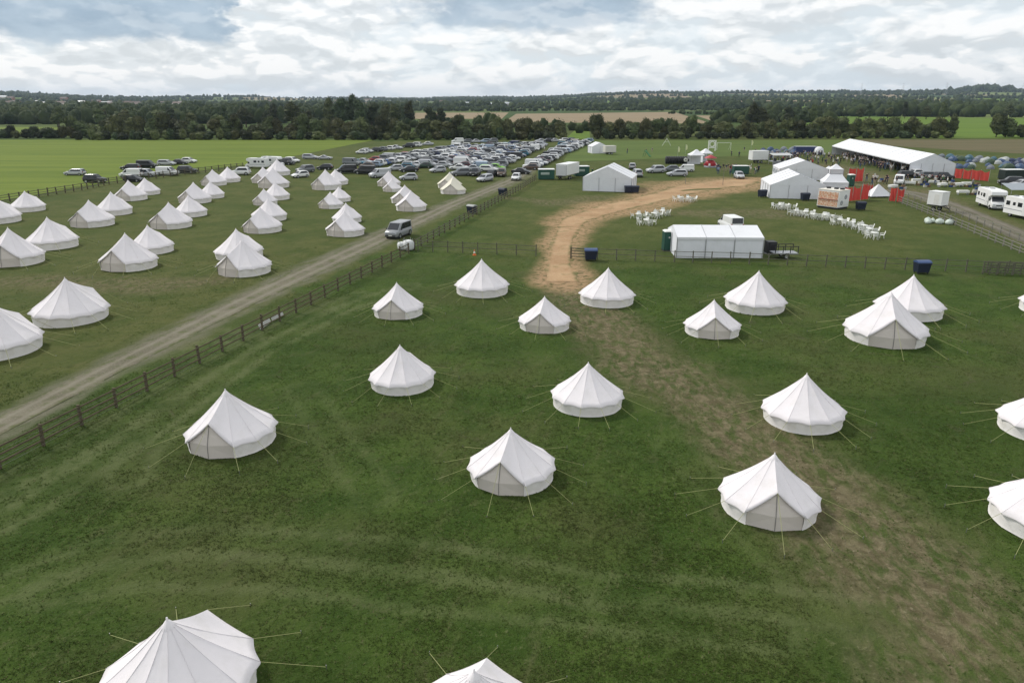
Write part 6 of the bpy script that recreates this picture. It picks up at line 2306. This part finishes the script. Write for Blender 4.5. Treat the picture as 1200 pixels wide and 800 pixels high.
crowd((1000, 190), (1070, 204), 95, 2.2, 'beside the long open marquee', 'crowd along the long marquee')
crowd((985, 184), (1035, 192), 40, 2.5, 'near the long marquee far end', 'crowd along the long marquee')
crowd((948, 182), (985, 196), 55, 4.5, 'between stage and long marquee', 'crowd between the stage and long marquee')
crowd((895, 184), (945, 186), 34, 3.0, 'by the blue horsebox and stage', 'crowd by the stage')
crowd((846, 200), (890, 204), 26, 3.0, 'between red ride and green trailer', 'people between the ride and trailers')
crowd((900, 190), (935, 190), 14, 2.0, 'behind the large gabled marquee', 'crowd by the stage')
crowd((1010, 214), (1060, 216), 12, 3.0, 'on worn ground by red banners', 'people by the red banners')
crowd((1060, 212), (1140, 220), 14, 2.0, 'below the long marquee end', 'people on the lane')
for px, py, wh in [(735, 180, 'alone right of the white trailers'), (764, 179, 'beside the green slide'), (757, 180, 'behind the green slide'), (857, 183, 'on the grass right of the ring frame'),
                   (872, 178, 'on the far grass left of the crowd'), (694, 206, 'beside the gabled marquee wall'), (638, 178, 'in the parking aisle'), (885, 180, 'near the yellow flag'), (866, 184, 'on the grass above the green trailer')]:
    person(at(px, py), wh, None)


# camping tents behind the long marquee
def dome_mesh(m, w=2.6, l=3.2, h=1.5):
    V, F = ICO2
    P = V[:, :] * [w / 2, l / 2, h]
    P[:, 2] = np.where(P[:, 2] < 0, 0, P[:, 2])
    P[:, :2] *= (1 + 0.10 * np.cos(4 * np.arctan2(V[:, 1], V[:, 0])))[:, None]
    d = MB().add(P.tolist(), F.tolist(), 0, False)
    return d.mesh('dome_tent', m)


DT = {'dark blue': (0.022, 0.034, 0.085), 'blue': (0.045, 0.080, 0.155), 'grey': (0.14, 0.155, 0.18), 'green': (0.04, 0.07, 0.04), 'pale': (0.36, 0.38, 0.37), 'teal': (0.04, 0.105, 0.14)}
DMESH = {k: dome_mesh(mat(k + ' tent nylon', v, 0.5, 0.12, 1.5)) for k, v in DT.items()}
DOOR_N = mat('dark tent doorway', (0.03, 0.03, 0.035), 0.8)
DDOOR = MB().slab([(-0.45, -1.55, 0.05), (0.45, -1.55, 0.05), (0.0, -1.05, 1.15)], (0, -0.9, 0.4), 0.03).mesh('doorway', DOOR_N)


dome_labels = set()
def dome(px, py, group, marks, cols=None):
    p = at(px, py)
    mk = sorted(marks, key=lambda m: abs(m[0] - px))[:3]
    opts = [(m_, c, sz) for m_ in mk[:2] for c in (cols or list(DT)) for sz in (('small', 0.55), ('mid-sized', 0.72), ('large', 0.95))]
    rnd.shuffle(opts)
    for m_, c, (szn, k) in opts:
        lab = f'{szn} {c} dome tent {m_[1]}'
        if lab not in dome_labels: break
    dome_labels.add(lab)
    t = thing('dome_tent', lab, 'tent', p, rnd.uniform(-0.8, 0.8), group, k)
    part('flysheet', DMESH[c], t)
    part('doorway', DDOOR, t)


DM = [(1066, 'behind the long marquee ridge'), (1084, 'behind the long marquee end wall'), (1102, 'behind the end of the long marquee'), (1120, 'above left red banner fence'),
      (1138, 'above mid red banner fence'), (1156, 'above right red banner fence'), (1174, 'above the dark horsebox'), (1192, 'by the right edge above the motorhomes'), (1206, 'cut by the right edge')]
for i in range(46):
    f = i / 45
    dome(1062 + 140 * f + rnd.uniform(-2, 2), 184 + 8.0 * f + rnd.uniform(-2.6, 2.6), 'dome tents behind the long marquee', DM)
for i in range(16):
    dome(1120 + 85 * rnd.random(), 196 + rnd.uniform(-1.5, 2.5), 'dome tents behind the long marquee', [(m_[0], 'in the front row ' + m_[1]) for m_ in DM[3:]])
for i in range(24):
    dome(890 + 42 * rnd.random(), 179 + rnd.uniform(-2.5, 3.0), 'tents left of the blue horsebox', [(892, 'above the stage lorry'), (900, 'above the stage deck'), (910, 'midway from stage to blue horsebox'), (920, 'left of the blue horsebox'), (930, 'beside the blue horsebox')],
         ['dark blue', 'grey', 'blue', 'teal'])
t = thing('white_dome', 'white round dome beside the blue horsebox', 'tent', at(959, 181), 0)
part('flysheet', MB().lathe([(1.5, 0), (1.55, 0.8), (1.2, 1.8), (0.6, 2.3), (0, 2.4)], 14).mesh('flysheet', PVC), t)
part('doorway', MB().slab([(-0.6, -1.56, 0.0), (0.6, -1.56, 0.0), (0.5, -1.50, 1.3), (-0.5, -1.50, 1.3)], (0, -1, 0.1), 0.03).mesh('doorway', DOOR_N), t)

# tables and stacked crates on the worn ground below the long marquee
CRATE = [mat('brown crate', (0.20, 0.13, 0.07), 0.8), mat('blue crate', (0.03, 0.06, 0.18), 0.6), mat('pale crate', (0.50, 0.48, 0.42), 0.7)]
CLOTH = mat('white table cloth', (0.74, 0.74, 0.71), 0.8)
spots = [(1066, 217, 'left of the lane'), (1074, 214, 'by the white hatchback'), (1083, 219, 'above the small trailer'), (1094, 216, 'below the marquee end wall'), (1104, 219, 'nearest the small trailer top'), (1113, 215, 'below the left red banner'),
         (1122, 219, 'below the middle red banner'), (1133, 218, 'below the right red banner'), (1141, 224, 'left of the motorhome'), (1128, 228, 'on the grass left of the motorhome'), (1046, 221, 'right of the white van'), (1030, 213, 'between crowd and red banner')]
for k, (px, py, wh) in enumerate(spots):
    p = at(px, py)
    if k % 3 != 2:
        t = thing('trestle_table', 'white-clothed trestle table ' + wh, 'table', p, rnd.uniform(-0.5, 0.5), 'trestle tables by the long marquee')
        part('cloth', MB().box((0, 0, 0.55), (2.0, 0.8, 0.42), taper=0.97).mesh('cloth', CLOTH), t)
        for sx in (-0.85, 0.85):
            part('leg', MB().box((sx, 0, 0.18), (0.06, 0.6, 0.36)).mesh('leg', ALU), t)
    for q in range(3):
        c = MB().box((0, 0, 0.17), (0.6, 0.42, 0.34)).box((0, 0, 0.345), (0.64, 0.46, 0.03))
        z = 0.0 if q < 2 else 0.362
        o = part('crate', c.mesh('crate', CRATE[(k + q) % 3]), None, (p.x + (1.5 if k % 3 != 2 else 0) + 0.34 * (q if q < 2 else 0.5) * 2, p.y - 0.3, z), 0.0)
        tag(o, f"{('brown', 'blue', 'pale')[(k + q) % 3]} crate " + ('on top of two others ' if q == 2 else ('left of a pair ' if q == 0 else 'right of a pair ')) + wh, 'crate', 'crates by the long marquee')

# ------------------------------------------------------------------ far houses, barns and pylons
def house(x, y, rz, L, W, h, rh, wm, label, group, name='house', rm=None):
    z = float(H(x, y))
    t = thing(name, label, name.replace('_', ' '), (x, y, z - 0.3), rz, group)
    m = MB().box((0, 0, h / 2), (L, W, h))
    m.add([(-L / 2, -W / 2, h), (-L / 2, W / 2, h), (-L / 2, 0, h + rh), (L / 2, -W / 2, h), (L / 2, W / 2, h), (L / 2, 0, h + rh)], [(0, 1, 2), (5, 4, 3)])
    part('wall', m.mesh('wall', wm), t)
    r = MB()
    for s in (-1, 1):
        r.slab([(-L / 2 - 0.3, 0, h + rh + 0.1), (L / 2 + 0.3, 0, h + rh + 0.1), (L / 2 + 0.3, s * (W / 2 + 0.4), h - 0.1), (-L / 2 - 0.3, s * (W / 2 + 0.4), h - 0.1)], (0, s * rh, W / 2), 0.15)
    part('roof', r.mesh('roof', rm or ROOF), t)
    if name == 'house':
        part('chimney', MB().box((L * 0.3, 0, h + rh + 0.4), (0.7, 0.7, 1.4)).mesh('chimney', BRICK2), t)


rs_h = random.Random(5)
house_labels = set()
for i in range(30):
    hx = rs_h.uniform(-600, -380) if i < 22 else rs_h.uniform(-380, -60)
    a = math.atan2(hx, F_PX)
    r = rs_h.uniform(1500, 2700)
    mk = sorted(MARKS, key=lambda m: abs(m[0] - 600 - hx))
    steel = rs_h.random() < 0.35
    pale_ = rs_h.random() < 0.7
    for size, L in (('long', 25), ('mid-sized', 17), ('short', 11), ('very long', 32), ('tiny', 8)):
        lab = f"{size} {'pale' if pale_ else 'brick'} {'grey' if steel else 'brown'}-roofed horizon house above {mk[0][1]}"
        if lab not in house_labels: break
    house_labels.add(lab)
    house(r * math.sin(a), r * math.cos(a), rs_h.uniform(-0.4, 0.4), L, rs_h.uniform(8, 11), rs_h.uniform(5, 7), 3.5, BRICK if pale_ else BRICK2,
          lab, 'houses of the distant town', rm=STEEL_R if steel else ROOF)
for px, r, L in [(575, 1500, 34), (590, 1650, 26), (566, 1800, 30), (548, 1700, 24)]:
    a = math.atan2(px - 600, F_PX)
    house(r * math.sin(a), r * math.cos(a), 0.1, L, 14, 6, 3, mat('grey barn cladding', (0.35, 0.36, 0.36), 0.7), {575: 'long grey barn among far fields, above the car park', 590: 'mid-sized grey barn, rightmost of the far barns', 566: 'grey barn behind the longest far barn', 548: 'smallest grey barn, leftmost of the far barns'}[px], 'far barns', 'barn', STEEL_R)


def pylon(px, r, hgt, label):
    a = math.atan2(px - 600, F_PX)
    x, y = r * math.sin(a), r * math.cos(a)
    t = thing('pylon', label, 'pylon', (x, y, float(H(x, y))), -a, 'pylons on the right horizon')
    w = hgt * 0.09
    for sx in (-1, 1):
        for sy in (-1, 1):
            part('leg', MB().tube((sx * w, sy * w, 0), (sx * 0.5, sy * 0.5, hgt), 0.35, 0.25, 4).mesh('leg', ALU), t)
    for z, l in ((0.68, 0.22), (0.80, 0.26), (0.92, 0.18)):
        part('arm', MB().box((0, 0, hgt * z), (hgt * l, 0.5, 0.5)).mesh('arm', ALU), t)
    for k in range(4):
        z0, z1 = hgt * k * 0.16, hgt * (k + 1) * 0.16
        c = lambda z: w + (0.5 - w) * z / hgt
        part('brace', MB().tube((-c(z0), -c(z0), z0), (c(z1), -c(z1), z1), 0.2, n=4).tube((c(z0), -c(z0), z0), (-c(z1), -c(z1), z1), 0.2, n=4).mesh('brace', ALU), t)


pylon(987, 3300, 46, 'faint pylon on the right horizon, leftmost of four')
pylon(1033, 3300, 46, 'faint pylon on the right horizon, second from the left')
pylon(1081, 3200, 48, 'faint pylon on the right horizon, left of the dark tree knoll')
pylon(1165, 3400, 44, 'faint pylon on the right horizon, right of the dark tree knoll')

# ------------------------------------------------------------------ air
HAZE = True
if HAZE:
    m = bpy.data.materials.new('haze air')
    m.use_nodes = True
    g = NT(m.node_tree)
    g.n.remove(g.n['Principled BSDF'])
    v = g.node('ShaderNodeVolumePrincipled')
    v.inputs['Color'].default_value = (0.62, 0.76, 0.95, 1)
    v.inputs['Density'].default_value = 6.5e-5
    v.inputs['Anisotropy'].default_value = 0.2
    g.l.new(v.outputs[0], g.n['Material Output'].inputs['Volume'])
    o = part('haze', MB().box((0, 0, 55 - 6), (18400, 18400, 130)).mesh('haze', m))
    tag(o, kind='stuff')
